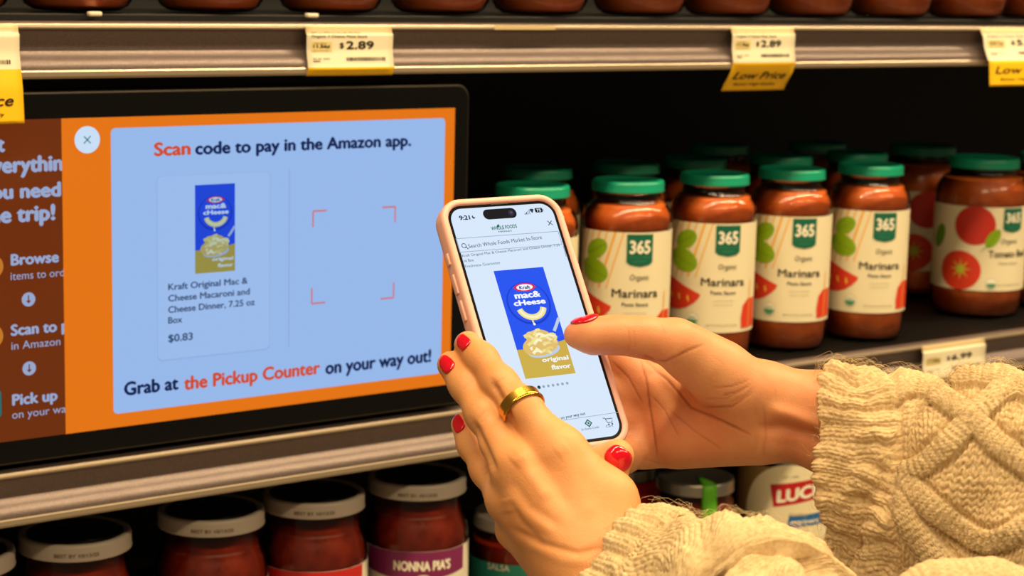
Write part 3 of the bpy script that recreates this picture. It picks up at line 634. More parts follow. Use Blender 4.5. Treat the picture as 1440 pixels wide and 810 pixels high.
def phone():
    t = bpy.data.objects.new('smartphone', None); COL.objects.link(t)
    tag(t, 'smartphone in a pale pink case held up with its screen lit', 'phone')
    m = Matrix.Identity(4)
    for j, a in enumerate((PRx, PRy, PRz)):
        aw = R @ a
        for i in range(3): m[i][j] = aw[i]
    pw = camspace(PT)
    for i in range(3): m[i][3] = pw[i]
    t.matrix_world = m
    W, H, r = .0675, .1430, .0092
    pink = mat('case_pink', rgb(242, 184, 170), .5, sss=.0)
    # case: body of revolution-like rings around a rounded rectangle
    rings = []
    for ins, z in ((.0, -.0106), (-.0022, -.0104), (-.0036, -.0088), (-.0041, -.006), (-.0041, -.001), (-.0038, .0008), (-.0028, .0016), (-.0014, .0017), (-.0004, .0012), (.0, .0002)):
        rings.append([(x, y, z) for x, y in rr_ring(W - 2 * ins, H - 2 * ins, r - ins)])
    V = [p for q in rings for p in q]; n = len(rings[0]); Fs = [(i * n + k, i * n + (k + 1) % n, (i + 1) * n + (k + 1) % n, (i + 1) * n + k) for i in range(len(rings) - 1) for k in range(n)]
    Fs.append(tuple(range(n))[::-1]); mesh_np('case', V, Fs, pink, t)
    # buttons on the left side
    for y0, y1 in ((.0385, .0455), (.0215, .0330), (.0055, .0175)):
        bm = bmesh.new(); box(bm, (-W / 2 - .0043, (y0 + y1) / 2, -.0044), (.0014, y1 - y0, .0034), .0006); bm_obj('button', bm, pink, t, True, 50)
    bm = bmesh.new(); box(bm, (W / 2 + .0042, .018, -.0044), (.0012, .018, .0034), .0005); bm_obj('button', bm, pink, t, True, 50)
    bm = bmesh.new(); box(bm, (-.016, .040, -.0125), (.034, .036, .004), .0015); bm_obj('camera_bump', bm, pink, t, True, 40)
    bm = bmesh.new(); bm.faces.new([bm.verts.new((x, y, .0003)) for x, y in rr_ring(W, H, r)]); bm_obj('front_glass', bm, mat('phone_bezel', (.006, .006, .007, 1), .12), t)
    A = Art(.00003); b = .0017
    scr = lit('ph_screen', 216, 232, 252); isl = lit('ph_island', 14, 18, 26); txt = lit('ph_text', 36, 60, 80); gre = lit('ph_green', 24, 110, 100); gy = lit('ph_grey', 150, 168, 190); lens = lit('ph_lens', 44, 40, 60)
    A.poly(rr_ring(W - 2 * b, H - 2 * b, r - b), scr, 1)
    def T(s, a_, b_, cap, m_, bold=.01, lv=3, clip=None):
        u0, v0 = ph(*a_); u1, v1 = ph(*b_); px = 2700 / zph(*a_); A.text(s, u0, v0, u1, cap / px / .93, m_, bold, lv=lv, slope=(v1 - v0) / (u1 - u0) if len(s) > 8 else 0)
    T('9:21', (646, 310), (661, 307.5), 6.5, txt, .03); u, v = ph(665.5, 305.5); A.ell(u, v, .0010, .0011, txt, lv=3); A.ell(u + .0006, v + .0006, .0009, .0009, scr, lv=4)
    u, v = ph(702.5, 301); A.quad(u - .0104, v - .0031, u + .0104, v + .0031, isl, 3, .003); A.ell(u + .0070, v, .0019, .0019, lens, lv=4); A.ell(u + .0072, v + .0003, .0008, .0008, lit('ph_lens2', 90, 70, 90), lv=5)
    u, v = ph(737, 300)
    for k in range(4): A.quad(u + k * .0010, v - .0010, u + k * .0010 + .0006, v - .0010 + .0007 * (k + 1), txt if k < 2 else gy, 3)
    u, v = ph(747.5, 297.5); A.poly([(u - .0014, v + .0010), (u, v - .0012), (u + .0014, v + .0010), (u + .0007, v + .0015), (u - .0007, v + .0015)], txt, 3)
    u, v = ph(757.5, 296); A.quad(u - .0026, v - .0014, u + .0022, v + .0014, isl, 3, .0007); A.quad(u + .0024, v - .0005, u + .0028, v + .0005, isl, 3); A.text('75', u - .0016, v - .0009, u + .0012, .0018, scr, .02, lv=4)
    T('WHOLE FOODS', (691, 324.5), (727, 320.5), 5.4, gre, .02); T('MARKET', (701, 327.5), (720, 325.5), 2.6, gre, .01); u, v = ph(700, 318.3); A.ell(u, v, .0012, .0007, gre, .8, 3)
    u, v = ph(773, 314)
    for s in (1, -1): A.line([(u - .0014, v - .0014 * s), (u + .0014, v + .0014 * s)], .00045, txt, 3)
    c0 = ph(648, 355.5); c1 = ph(781, 325.5); A.frame(c0[0] - .0008, c0[1], c1[0] + .0016, c1[1], .00035, gy, 3)
    u, v = ph(652, 346); 
    for i in range(12):
        a_ = i * math.pi / 6; A.line([(u + .0013 * math.cos(a_), v + .0013 * math.sin(a_)), (u + .0013 * math.cos(a_ + .55), v + .0013 * math.sin(a_ + .55))], .0004, txt, 3)
    A.line([(u + .0010, v - .0010), (u + .0022, v - .0022)], .0005, txt, 3)
    T('Search Whole Foods Market In-Store', (659, 349.5), (762, 336.5), 6, txt, .0)
    T('Kraft Original Mac & Cheese Macaroni and Cheese Dinner, 7.25', (650, 362), (787, 346.5), 3.8, txt, .0); T('oz Box', (652, 369), (666, 367), 4.2, txt, .0); T('Freshness Guarantee', (654, 377), (703, 371.5), 4.2, gre, .0)
    a_ = ph(791.5, 346); b_ = ph(796, 361.5); A.line([a_, b_], .0006, gy, 3)
    tl = ph(693, 383); tr = ph(762, 374.6); br = ph(809.6, 524.5); bl = ph(739.7, 534)
    u0 = (tl[0] + bl[0]) / 2; u1 = (tr[0] + br[0]) / 2; v1 = (tl[1] + tr[1]) / 2; v0 = (bl[1] + br[1]) / 2
    packet(A, lambda s, q: (u0 + (u1 - u0) * s, v1 + (v0 - v1) * q), 'ph')
    u, v = ph(757.5, 545); A.ell(u, v, .0010, .0010, txt, lv=3)
    for k in range(1, 7): u, v = ph(757.5 + 6.6 * k, 545 - .95 * k); A.ell(u, v, .0008, .0008, gy, lv=3)
    T('Grab at the Pickup Counter on your way out', (728, 602), (823, 583.5), 4.5, txt, .01)
    a_ = ph(750, 597.5); b_ = ph(870, 580); A.line([a_, b_], .0003, gy, 3)
    u, v = ph(827, 595.5); A.poly([(u - .0024, v), (u, v - .0024), (u + .0024, v), (u, v + .0024)], gre, 3); A.poly([(u - .0014, v), (u, v - .0014), (u + .0014, v), (u, v + .0014)], scr, 4); A.poly([(u - .0008, v), (u, v - .0008), (u + .0008, v), (u, v + .0008)], gre, 5)
    T('In-Store Code', (818, 606), (842, 602), 3.2, txt, 0); u, v = ph(856, 592)
    A.line([(u - .0034, v + .0018), (u - .0022, v + .0018), (u - .0012, v - .0010), (u + .0016, v - .0010), (u + .0024, v + .0012), (u - .0018, v + .0012)], .0004, txt, 3)
    for q in (-.0008, .0014): A.ell(u + q, v - .0020, .0005, .0005, txt, lv=3)
    T('Cart', (852, 601.5), (862, 600), 3.2, txt, 0); T('Home', (788, 609), (800, 607), 3.2, txt, 0)
    A.line([ph(800, 626.5), ph(833, 620.5)], .0009, isl, 3)
    A.build('display', lambda x, y, h_: (x, y, .0003 + h_), t)['label'] = 'lit app page showing a blue and gold macaroni packet'
    a_ = ph(690, 288.4); b_ = ph(717, 284.5); bm = bmesh.new(); box(bm, (0, H / 2 - .0004, .0004), (.011, .0007, .0006), .0002); bm_obj('speaker_slot', bm, mat('slot', (.01, .01, .01, 1), .5), t)
    return t
phone()

# hands and sleeves
# ------------------------------------------------------------------ the person: two hands, ring, knitted sleeves
def rcone(P, a, b, r1, r2):
    ba = b - a; l2 = ba @ ba; rr = r1 - r2; a2 = l2 - rr * rr; il2 = 1 / l2
    pa = P - a; y = pa @ ba; z = y - l2
    x2 = ((pa * l2 - y[:, None] * ba) ** 2).sum(1); y2 = y * y * l2; z2 = z * z * l2
    k = np.sign(rr) * rr * rr * x2
    o = (np.sqrt(x2 * a2 * il2) + y * rr) * il2 - r1
    c1 = np.sign(z) * a2 * z2 > k; c2 = np.sign(y) * a2 * y2 < k
    o = np.where(c2, np.sqrt(np.maximum(x2 + y2, 0) * il2 / 1) - r1, o) if False else o
    d1 = np.sqrt(x2 + z2) * il2 - r2; d2 = np.sqrt(x2 + y2) * il2 - r1
    return np.where(c1, d1, np.where(c2, d2, o))
def smin(a, b, k):
    h = np.maximum(k - np.abs(a - b), 0) / k; return np.minimum(a, b) - h * h * k * .25
class Sdf:
    """groups of tapered bones: smooth inside a group, then smoothly joined to the hand"""
    def __init__(s): s.groups = []
    def group(s, k_in, k_join, *bones): s.groups.append((k_in, k_join, bones))
    def __call__(s, P):
        out = None
        fin = None
        for i, (k_in, k_join, bones) in enumerate(s.groups):
            g = s.one(i, P)
            if i == 0: out = g
            elif k_join < .0035: fin = g if fin is None else smin(fin, g, k_join)
            else: out = smin(out, g, k_join)
        return out if fin is None else smin(out, fin, .008)
    def one(s, i, P):
        g = None; k_in, _, bones = s.groups[i]
        for a, b, r1, r2 in bones:
            d = rcone(P, a, b, r1, r2); g = d if g is None else smin(g, d, k_in)
        return g
def chain(*js):
    """(px, py, z, r_mm) joints -> bones"""
    p = [(P3(j[0], j[1], j[2]), j[3] / 1000) for j in js]
    return [(p[i][0], p[i + 1][0], p[i][1], p[i + 1][1]) for i in range(len(p) - 1)]
def surface_nets(f, lo, hi, h):
    lo = np.array(lo); n = np.ceil((np.array(hi) - lo) / h).astype(int) + 1
    ax = [lo[i] + h * np.arange(n[i]) for i in range(3)]
    G = np.empty(n, np.float32)
    YY, ZZ = np.meshgrid(ax[1], ax[2], indexing='ij')
    for i0 in range(0, n[0], 24):
        xs = ax[0][i0:i0 + 24]; P = np.empty((len(xs), n[1], n[2], 3), np.float32)
        P[..., 0] = xs[:, None, None]; P[..., 1] = YY; P[..., 2] = ZZ
        G[i0:i0 + 24] = f(P.reshape(-1, 3)).reshape(len(xs), n[1], n[2])
    G[0] = G[-1] = .01; G[:, 0] = G[:, -1] = .01; G[:, :, 0] = G[:, :, -1] = .01
    S = G < 0; nc = n - 1
    cnt = np.zeros(nc, int)
    for dx in (0, 1):
        for dy in (0, 1):
            for dz in (0, 1): cnt += S[dx:dx + nc[0], dy:dy + nc[1], dz:dz + nc[2]]
    act = (cnt > 0) & (cnt < 8); idx = -np.ones(nc, int); ci = np.argwhere(act); idx[act] = np.arange(len(ci))
    acc = np.zeros((len(ci), 3)); num = np.zeros(len(ci))
    cs = [(a, b, c) for a in (0, 1) for b in (0, 1) for c in (0, 1)]
    for a in cs:
        for k in range(3):
            if a[k] == 0:
                b = list(a); b[k] = 1
                ga = G[ci[:, 0] + a[0], ci[:, 1] + a[1], ci[:, 2] + a[2]]; gb = G[ci[:, 0] + b[0], ci[:, 1] + b[1], ci[:, 2] + b[2]]
                m = (ga < 0) != (gb < 0); t = np.where(m, ga / (ga - gb + 1e-12), 0)
                for q in range(3): acc[:, q] += np.where(m, a[q] + (t if q == k else 0), 0)
                num += m
    V = lo + (ci + acc / num[:, None]) * h
    quads = []
    for k in range(3):
        o1, o2 = [(1, 2), (2, 0), (0, 1)][k]
        A_ = S.take(range(0, n[k] - 1), axis=k); B_ = S.take(range(1, n[k]), axis=k)
        e = np.argwhere(A_ != B_); e = e[(e[:, o1] > 0) & (e[:, o2] > 0) & (e[:, o1] < n[o1] - 1) & (e[:, o2] < n[o2] - 1)]
        def gi(d1, d2): q = e.copy(); q[:, o1] -= d1; q[:, o2] -= d2; return idx[q[:, 0], q[:, 1], q[:, 2]]
        Q = np.c_[gi(1, 1), gi(0, 1), gi(0, 0), gi(1, 0)]; fl = S[e[:, 0], e[:, 1], e[:, 2]]
        Q[~fl] = Q[~fl][:, ::-1]; quads.append(Q)
    return V, np.concatenate(quads)
def grad(f, V, e=4e-4):
    g = np.stack([f(V + np.eye(3)[i] * e) - f(V - np.eye(3)[i] * e) for i in range(3)], 1); return g / (np.linalg.norm(g, axis=1, keepdims=True) + 1e-12)
def seg_dist(X, pts):
    """distance of 2D points to a polyline and the position along it 0..1"""
    best = np.full(len(X), 1e9); tt = np.zeros(len(X)); pts = np.array(pts, float); L = np.r_[0, np.cumsum(np.linalg.norm(np.diff(pts, axis=0), axis=1))]
    for i in range(len(pts) - 1):
        a, b = pts[i], pts[i + 1]; d = b - a; t = np.clip(((X - a) @ d) / (d @ d), 0, 1); q = np.linalg.norm(X - a - t[:, None] * d, axis=1)
        m = q < best; best = np.where(m, q, best); tt = np.where(m, (L[i] + t * (L[i + 1] - L[i])) / L[-1], tt)
    return best, tt
def make_hand(name, f, lo, hi, h, reliefs, parent, m, label):
    V, Q = surface_nets(f, lo, hi, h)
    for _ in range(2):
        V = V - grad(f, V) * f(V)[:, None] * .9
    N = grad(f, V, 1.2e-3)
    px = np.c_[CX + F * V[:, 0] / V[:, 2], CY + F * V[:, 1] / V[:, 2]]; face = np.clip(-N[:, 2] * 2.2 + .35, 0, 1)
    d = np.zeros(len(V)); red = np.zeros(len(V))
    for pts, wd, hgt in reliefs:
        q, t = seg_dist(px, pts); fade = np.clip(np.minimum(t, 1 - t) * 5 + .25, 0, 1)
        fine = hgt < 0 and wd < 4; g = np.exp(-(q / (wd * (.8 if fine else 1))) ** 2) * fade * face; d += g * hgt * (.5e-3 if fine else 1e-3)
        if fine: red = np.maximum(red, g * min(1, -hgt * 1.1) * .8)
    V = V + N * d[:, None]
    W = camspace(V); o = mesh_np(name, W, Q[:, ::-1], m, parent, True)
    at = o.data.color_attributes.new('crease', 'FLOAT_COLOR', 'POINT'); c = np.zeros((len(V), 4), np.float32); c[:, 0] = red; c[:, 3] = 1; at.data.foreach_set('color', c.ravel())
    o['label'] = label; return o
def skin_mat(name, base, warm, deep, s=1.):
    m = mat(name, base, .48, noise=(26, warm, .38, .66, S1), sss=.12, spec=.3); nt = m.node_tree; b = nt.nodes['Principled BSDF']
    src = b.inputs['Base Color'].links[0].from_socket
    at = nt.nodes.new('ShaderNodeVertexColor'); at.layer_name = 'crease'; mx = nt.nodes.new('ShaderNodeMix'); mx.data_type = 'RGBA'; sp = nt.nodes.new('ShaderNodeSeparateColor')
    nt.links.new(at.outputs['Color'], sp.inputs[0]); nt.links.new(sp.outputs[0], mx.inputs[0]); nt.links.new(src, mx.inputs[6]); mx.inputs[7].default_value = deep; nt.links.new(mx.outputs[2], b.inputs['Base Color'])
    tc = nt.nodes.new('ShaderNodeTexCoord'); v = nt.nodes.new('ShaderNodeTexVoronoi'); v.inputs['Scale'].default_value = 900; n = nt.nodes.new('ShaderNodeTexNoise'); n.inputs['Scale'].default_value = 260; n.inputs['Detail'].default_value = 4
    ad = nt.nodes.new('ShaderNodeMath'); ad.operation = 'ADD'; nt.links.new(tc.outputs['Object'], v.inputs['Vector']); nt.links.new(tc.outputs['Object'], n.inputs['Vector']); nt.links.new(v.outputs['Distance'], ad.inputs[0]); nt.links.new(n.outputs['Fac'], ad.inputs[1])
    bp = nt.nodes.new('ShaderNodeBump'); bp.inputs['Strength'].default_value = .16; bp.inputs['Distance'].default_value = .0004; nt.links.new(ad.outputs[0], bp.inputs['Height']); nt.links.new(bp.outputs['Normal'], b.inputs['Normal'])
    return m
SK_BACK = skin_mat('skin_back_of_hand', rgb(222, 160, 106), rgb(212, 144, 90), rgb(172, 104, 62))
SK_PALM = skin_mat('skin_palm', rgb(218, 156, 112), rgb(208, 134, 94), rgb(152, 80, 50))
m_nail = mat('nail_red', rgb(206, 8, 34), .12, coat=.6)
pw = camspace(P3(1150, 690, .98))
person = empty('person', (float(pw[0]), float(pw[1]), float(pw[2]) - .05), 0, 'person in a cream cable-knit sweater with red nails, only both hands and forearms in view', 'person')
bpy.context.view_layer.update()
PINV = person.matrix_world.inverted()
def adopt(o, parent):
    o.parent = parent
    if parent is person: o.matrix_parent_inverse = PINV
    return o

# left hand: back towards the viewer, fingers lying over the lower left edge of the phone
LH = Sdf()
LH.group(.012, .01,
    *chain((785, 634, .957, 10.8), (858, 765, .937, 15.5)), *chain((724, 655, .956, 10.6), (822, 790, .930, 16.5)), *chain((714, 702, .962, 10.2), (806, 800, .938, 15)), *chain((727, 745, .974, 9.6), (796, 815, .95, 14)),
    *chain((845, 775, .940, 16), (905, 862, .915, 21)), *chain((812, 800, .938, 16), (862, 885, .915, 21)), *chain((750, 672, .957, 9), (820, 770, .945, 14)), *chain((795, 642, .956, 9.5), (857, 702, .950, 11.6), (866, 760, .945, 14)))
LH.group(.006, .0022, *chain((658, 485, 1.000, 7.2), (677, 506, .991, 7.9), (703, 540, .979, 8.5), (733, 572, .968, 9.1), (786, 634, .956, 11)))
LH.group(.006, .0022, *chain((634, 513, 1.000, 7.2), (655, 541, .991, 7.9), (680, 583, .977, 8.5), (703, 624, .966, 8.9), (723, 655, .957, 10.2)))
LH.group(.006, .0022, *chain((653, 598, 1.003, 7.0), (666, 625, .996, 7.6), (686, 660, .984, 8.3), (714, 702, .966, 9.6)))
LH.group(.005, .0022, *chain((702, 655, 1.024, 6.4), (700, 690, 1.010, 7.2), (726, 743, .978, 9)))
LH.group(.008, .0045, *chain((872, 765, .958, 14), (852, 700, .978, 12.0), (844, 660, .986, 10.0), (868, 641, .980, 8.6)))
relL = [([(692, 536), (707, 566), (722, 600)], 5, -2.0), ([(664, 592), (680, 625), (697, 664)], 5, -1.6), ([(728, 632), (742, 662), (772, 705)], 10, 1.3), ([(790, 640), (812, 690), (835, 730)], 14, .8), ([(708, 690), (738, 722), (780, 752)], 9, .8), ([(755, 640), (772, 672), (800, 712)], 9, -.8),
        ([(718, 672), (745, 712), (790, 742)], 8, -.7), ([(718, 742), (762, 765), (812, 778), (850, 770)], 5, -.9), ([(735, 762), (790, 788), (840, 792)], 8, .6), ([(716, 700), (736, 736), (760, 760)], 5, -.5),
        ([(668, 500), (678, 493), (684, 488)], 1.3, -.25), ([(671, 505), (681, 498)], 1.3, -.2), ([(690, 548), (700, 536), (712, 530)], 1.6, -.28), ([(694, 553), (704, 543)], 1.6, -.25), ([(688, 542), (698, 531)], 1.4, -.22),
        ([(699, 556), (715, 541)], 7, .45), ([(672, 590), (682, 578), (690, 576)], 1.6, -.3), ([(676, 595), (688, 584)], 1.6, -.28), ([(674, 600), (690, 588)], 7, .5), ([(650, 548), (660, 538)], 1.3, -.2), ([(676, 662), (690, 652)], 1.6, -.25), ([(680, 668), (694, 656)], 1.5, -.25),
        ([(722, 652), (735, 640)], 11, .9), ([(784, 640), (800, 628)], 12, .5), ([(712, 700), (716, 722)], 10, .7), ([(836, 660), (846, 640)], 1.5, -.2)]
skinL = make_hand('hand', LH, (-.045, .022, .880), (.082, .175, 1.035), .0009, relL, None, SK_BACK, 'left hand seen from the back, fingers over the edge of the phone')
adopt(skinL, person)

# right hand: palm towards the viewer behind the phone, thumb lying on the screen
RH = Sdf()
RH.group(.014, .01,
    *chain((912, 540, 1.079, 10), (1050, 562, 1.062, 15)), *chain((900, 572, 1.084, 10), (1050, 578, 1.066, 15)), *chain((900, 604, 1.084, 10), (1050, 592, 1.066, 15)), *chain((908, 630, 1.078, 9.6), (1060, 604, 1.062, 14.5)),
    *chain((975, 503, 1.040, 12.5), (1042, 549, 1.047, 18.5)), *chain((955, 622, 1.070, 11.5), (1060, 604, 1.058, 15.5)),
    *chain((1088, 556, 1.058, 17), (1170, 571, 1.056, 16)), *chain((1096, 602, 1.062, 15), (1176, 624, 1.060, 16)),
    *chain((1170, 571, 1.056, 16), (1245, 590, 1.052, 17)), *chain((1176, 624, 1.060, 16), (1245, 645, 1.056, 17)))
RH.group(.007, .012, *chain((811, 471, 1.029, 6.9), (835, 472, 1.028, 8.8), (868, 471, 1.028, 9.2), (905, 474, 1.029, 10), (950, 483, 1.031, 12.2), (1010, 520, 1.043, 15)))
RH.group(.005, .008, *chain((912, 540, 1.079, 10), (842, 484, 1.082, 8.4), (800, 455, 1.083, 7.8), (765, 432, 1.080, 7)))
RH.group(.005, .008, *chain((900, 572, 1.084, 10), (828, 540, 1.076, 8.6), (788, 520, 1.072, 8), (756, 505, 1.066, 7.2)))
RH.group(.005, .008, *chain((900, 604, 1.084, 10), (828, 590, 1.068, 8.4), (790, 577, 1.060, 7.8), (762, 567, 1.055, 7)))
RH.group(.005, .008, *chain((908, 630, 1.078, 9.8), (876, 643, 1.062, 8.6), (845, 640, 1.052, 7.8), (815, 628, 1.046, 7)))
relR = [([(862, 509), (884, 531), (904, 568)], 1.7, -.7), ([(900, 502), (909, 533), (914, 573), (921, 618), (925, 645)], 2.0, -.9), ([(910, 507), (938, 533), (971, 573), (1015, 592), (1056, 612)], 2.6, -.95), ([(915, 555), (935, 577), (955, 615)], 1.5, -.5),
        ([(920, 507), (936, 508), (960, 496), (990, 484)], 2.2, -.7), ([(905, 500), (920, 507)], 2.5, -.7), ([(1002, 546), (1030, 543), (1054, 534)], 1.8, -.45), ([(1014, 557), (1038, 551), (1056, 540)], 1.8, -.5), ([(1026, 566), (1048, 556), (1060, 545)], 1.6, -.4), ([(985, 573), (1029, 572), (1058, 552)], 2.4, -.55),
        ([(990, 560), (1020, 561), (1046, 548)], 1.6, -.3), ([(940, 575), (975, 605), (1015, 632)], 1.6, -.45), ([(1062, 575), (1068, 605), (1064, 638)], 4, -.5), ([(1073, 570), (1078, 605), (1074, 640)], 2.2, -.3),
        ([(1078, 574), (1120, 586), (1172, 602)], 10, 2.2), ([(1068, 602), (1110, 602), (1172, 621)], 9, -2.6), ([(1075, 632), (1120, 640), (1168, 660)], 10, 1.0),
        ([(940, 495), (975, 512), (1010, 530)], 16, .6), ([(915, 512), (930, 540), (960, 580)], 12, -1.4), ([(884, 460), (886, 480), (884, 494)], 1.6, -.3), ([(892, 462), (893, 490)], 1.5, -.25), ([(930, 455), (936, 470)], 2, -.2), ([(890, 560), (905, 600), (908, 640)], 8, -.6),
        ([(1000, 500), (1018, 512)], 1.4, -.15), ([(905, 645), (930, 652)], 1.5, -.3), ([(1090, 545), (1092, 580)], 1.4, -.12), ([(1110, 550), (1114, 575)], 1.2, -.1)]
skinR = make_hand('hand', RH, (.012, .008, 1.000), (.212, .122, 1.115), .0009, relR, None, SK_PALM, 'right hand with the palm in view, thumb resting on the screen')
adopt(skinR, person)

def nail(f, c, ax, nrm, L, W_, hand, label=None, r_out=.02, back=.0):
    """c: point inside the fingertip; ax: towards the tip; nrm: out of the nail bed (camera space)"""
    ax = np.array(ax, float); ax /= np.linalg.norm(ax); nrm = np.array(nrm, float); nrm -= nrm.dot(ax) * ax; nrm /= np.linalg.norm(nrm); sd = np.cross(ax, nrm)
    nr, na = 9, 36; pts = []; rr = []
    for i in range(nr + 1):
        q = i / nr
        for k in range(na):
            a = 2 * math.pi * k / na; ca, sa = math.cos(a), math.sin(a)
            e = .86; x = math.copysign(abs(ca) ** e, ca) * W_ / 2 * q; y = math.copysign(abs(sa) ** (.95 if sa > 0 else .85), sa) * L / 2 * q
            pts.append((x * (1 - .12 * (y / (L / 2)) if y > 0 else 1), y)); rr.append(q)
    rr = np.array(rr); pts = np.array(pts)
    wrapa = pts[:, 0] / (W_ * .62)                      # fan the casting directions around the finger
    D_ = nrm[None] * np.cos(wrapa)[:, None] + sd[None] * np.sin(wrapa)[:, None]
    ye = np.minimum(pts[:, 1:2], .0012); O = c + ax * ye + D_ * r_out; T_ = np.zeros(len(O))
    for _ in range(60): T_ += np.clip(f(O - D_ * T_[:, None]), -.001, .004) * .9
    S_ = O - D_ * np.minimum(T_, r_out - .0025)[:, None]
    S_ = S_ + ax * (pts[:, 1:2] - ye) * .93 - nrm * ((pts[:, 1:2] - ye) * .22 + (pts[:, 1:2] - ye) ** 2 * 45)
    th = .0009 * np.sqrt(np.clip(1 - rr ** 4, 0, 1)) + .0001; top = S_ + D_ * th[:, None]; bot = S_ - D_ * .0010
    V = np.r_[top, bot]; n0 = len(top); Fs = []
    for i in range(nr):
        for k in range(na):
            k2 = (k + 1) % na; Fs.append((i * na + k, i * na + k2, (i + 1) * na + k2, (i + 1) * na + k)); Fs.append((n0 + i * na + k2, n0 + i * na + k, n0 + (i + 1) * na + k, n0 + (i + 1) * na + k2))
    for k in range(na): k2 = (k + 1) % na; Fs.append((nr * na + k, nr * na + k2, n0 + nr * na + k2, n0 + nr * na + k))
    o = mesh_np('fingernail', camspace(V), Fs, m_nail, None, True); o.data.validate()
    o.parent = hand; o.matrix_parent_inverse = PINV if False else hand.matrix_basis.inverted()
    if label: o['label'] = label
    return o
def adopt_nail(o, hand): o.parent = hand
def dirp(a, b): return P3(*b) - P3(*a)
def own(S, i): return lambda P: S.one(i, P) - .0003
def nl(f, hand, px, py, z, tip, nrm, L, W_, **k):
    c = P3(px, py, z); a_ = P3(*tip) - c; c = c - a_ / np.linalg.norm(a_) * .0012; nail(f, c, P3(*tip) - c, nrm, L, W_, hand, **k)
nl(own(LH, 1), skinL, 655, 480, .997, (646, 470, 1.0005), (-.42, -.18, -.88), .0120, .0120)
nl(own(LH, 2), skinL, 631, 510, .997, (621, 499, 1.0000), (-.25, .02, -.97), .0124, .0124)
nl(own(LH, 3), skinL, 649, 592, 1.000, (642, 579, 1.0025), (-.42, .10, -.90), .0112, .0112)
nl(own(LH, 5), skinL, 867, 632, .981, (877, 616, .980), (.20, .10, -.97), .0114, .0074)
nl(own(RH, 1), skinR, 815, 469, 1.029, (796, 466, 1.0292), (-.05, -.99, -.08), .0150, .0105)

def ring():
    a = P3(722, 560, .9715); b = P3(743, 585, .9655); ax = b - a; ax /= np.linalg.norm(ax); c = P3(733.5, 572, .9683)
    ax = ax + np.array([.10, .28, -.60]) * .5; ax /= np.linalg.norm(ax)
    u = np.cross(ax, [0, 0, 1.]); u /= np.linalg.norm(u); v = np.cross(ax, u)
    V = []; Fs = []; n = 80; Rf = float(-LH(c[None])[0]); Ri, Ro, hw = Rf + .0004, Rf + .0018, .0034
    prof = [(Ri, -hw + .0004), (Ro - .0006, -hw), (Ro - .0001, -hw + .0006), (Ro, -hw + .0014), (Ro - .0004, -hw + .0018), (Ro - .0003, hw - .0006), (Ro - .0008, hw), (Ri, hw - .0004), (Ri - .0003, 0)]
    for r_, t_ in prof:
        for k in range(n):
            q = 2 * math.pi * k / n; V.append(c + ax * -t_ + (u * math.cos(q) + v * math.sin(q)) * r_)
    m_ = len(prof)
    for i in range(m_):
        for k in range(n): k2 = (k + 1) % n; j = (i + 1) % m_; Fs.append((i * n + k, i * n + k2, j * n + k2, j * n + k))
    o = mesh_np('ring', camspace(np.array(V)), Fs, mat('gold', rgb(222, 170, 70), .2, 1), None, True); o.data.set_sharp_from_angle(angle=math.radians(35))
    o['label'] = 'wide polished gold ring with a raised rim'; adopt(o, person)
ring()

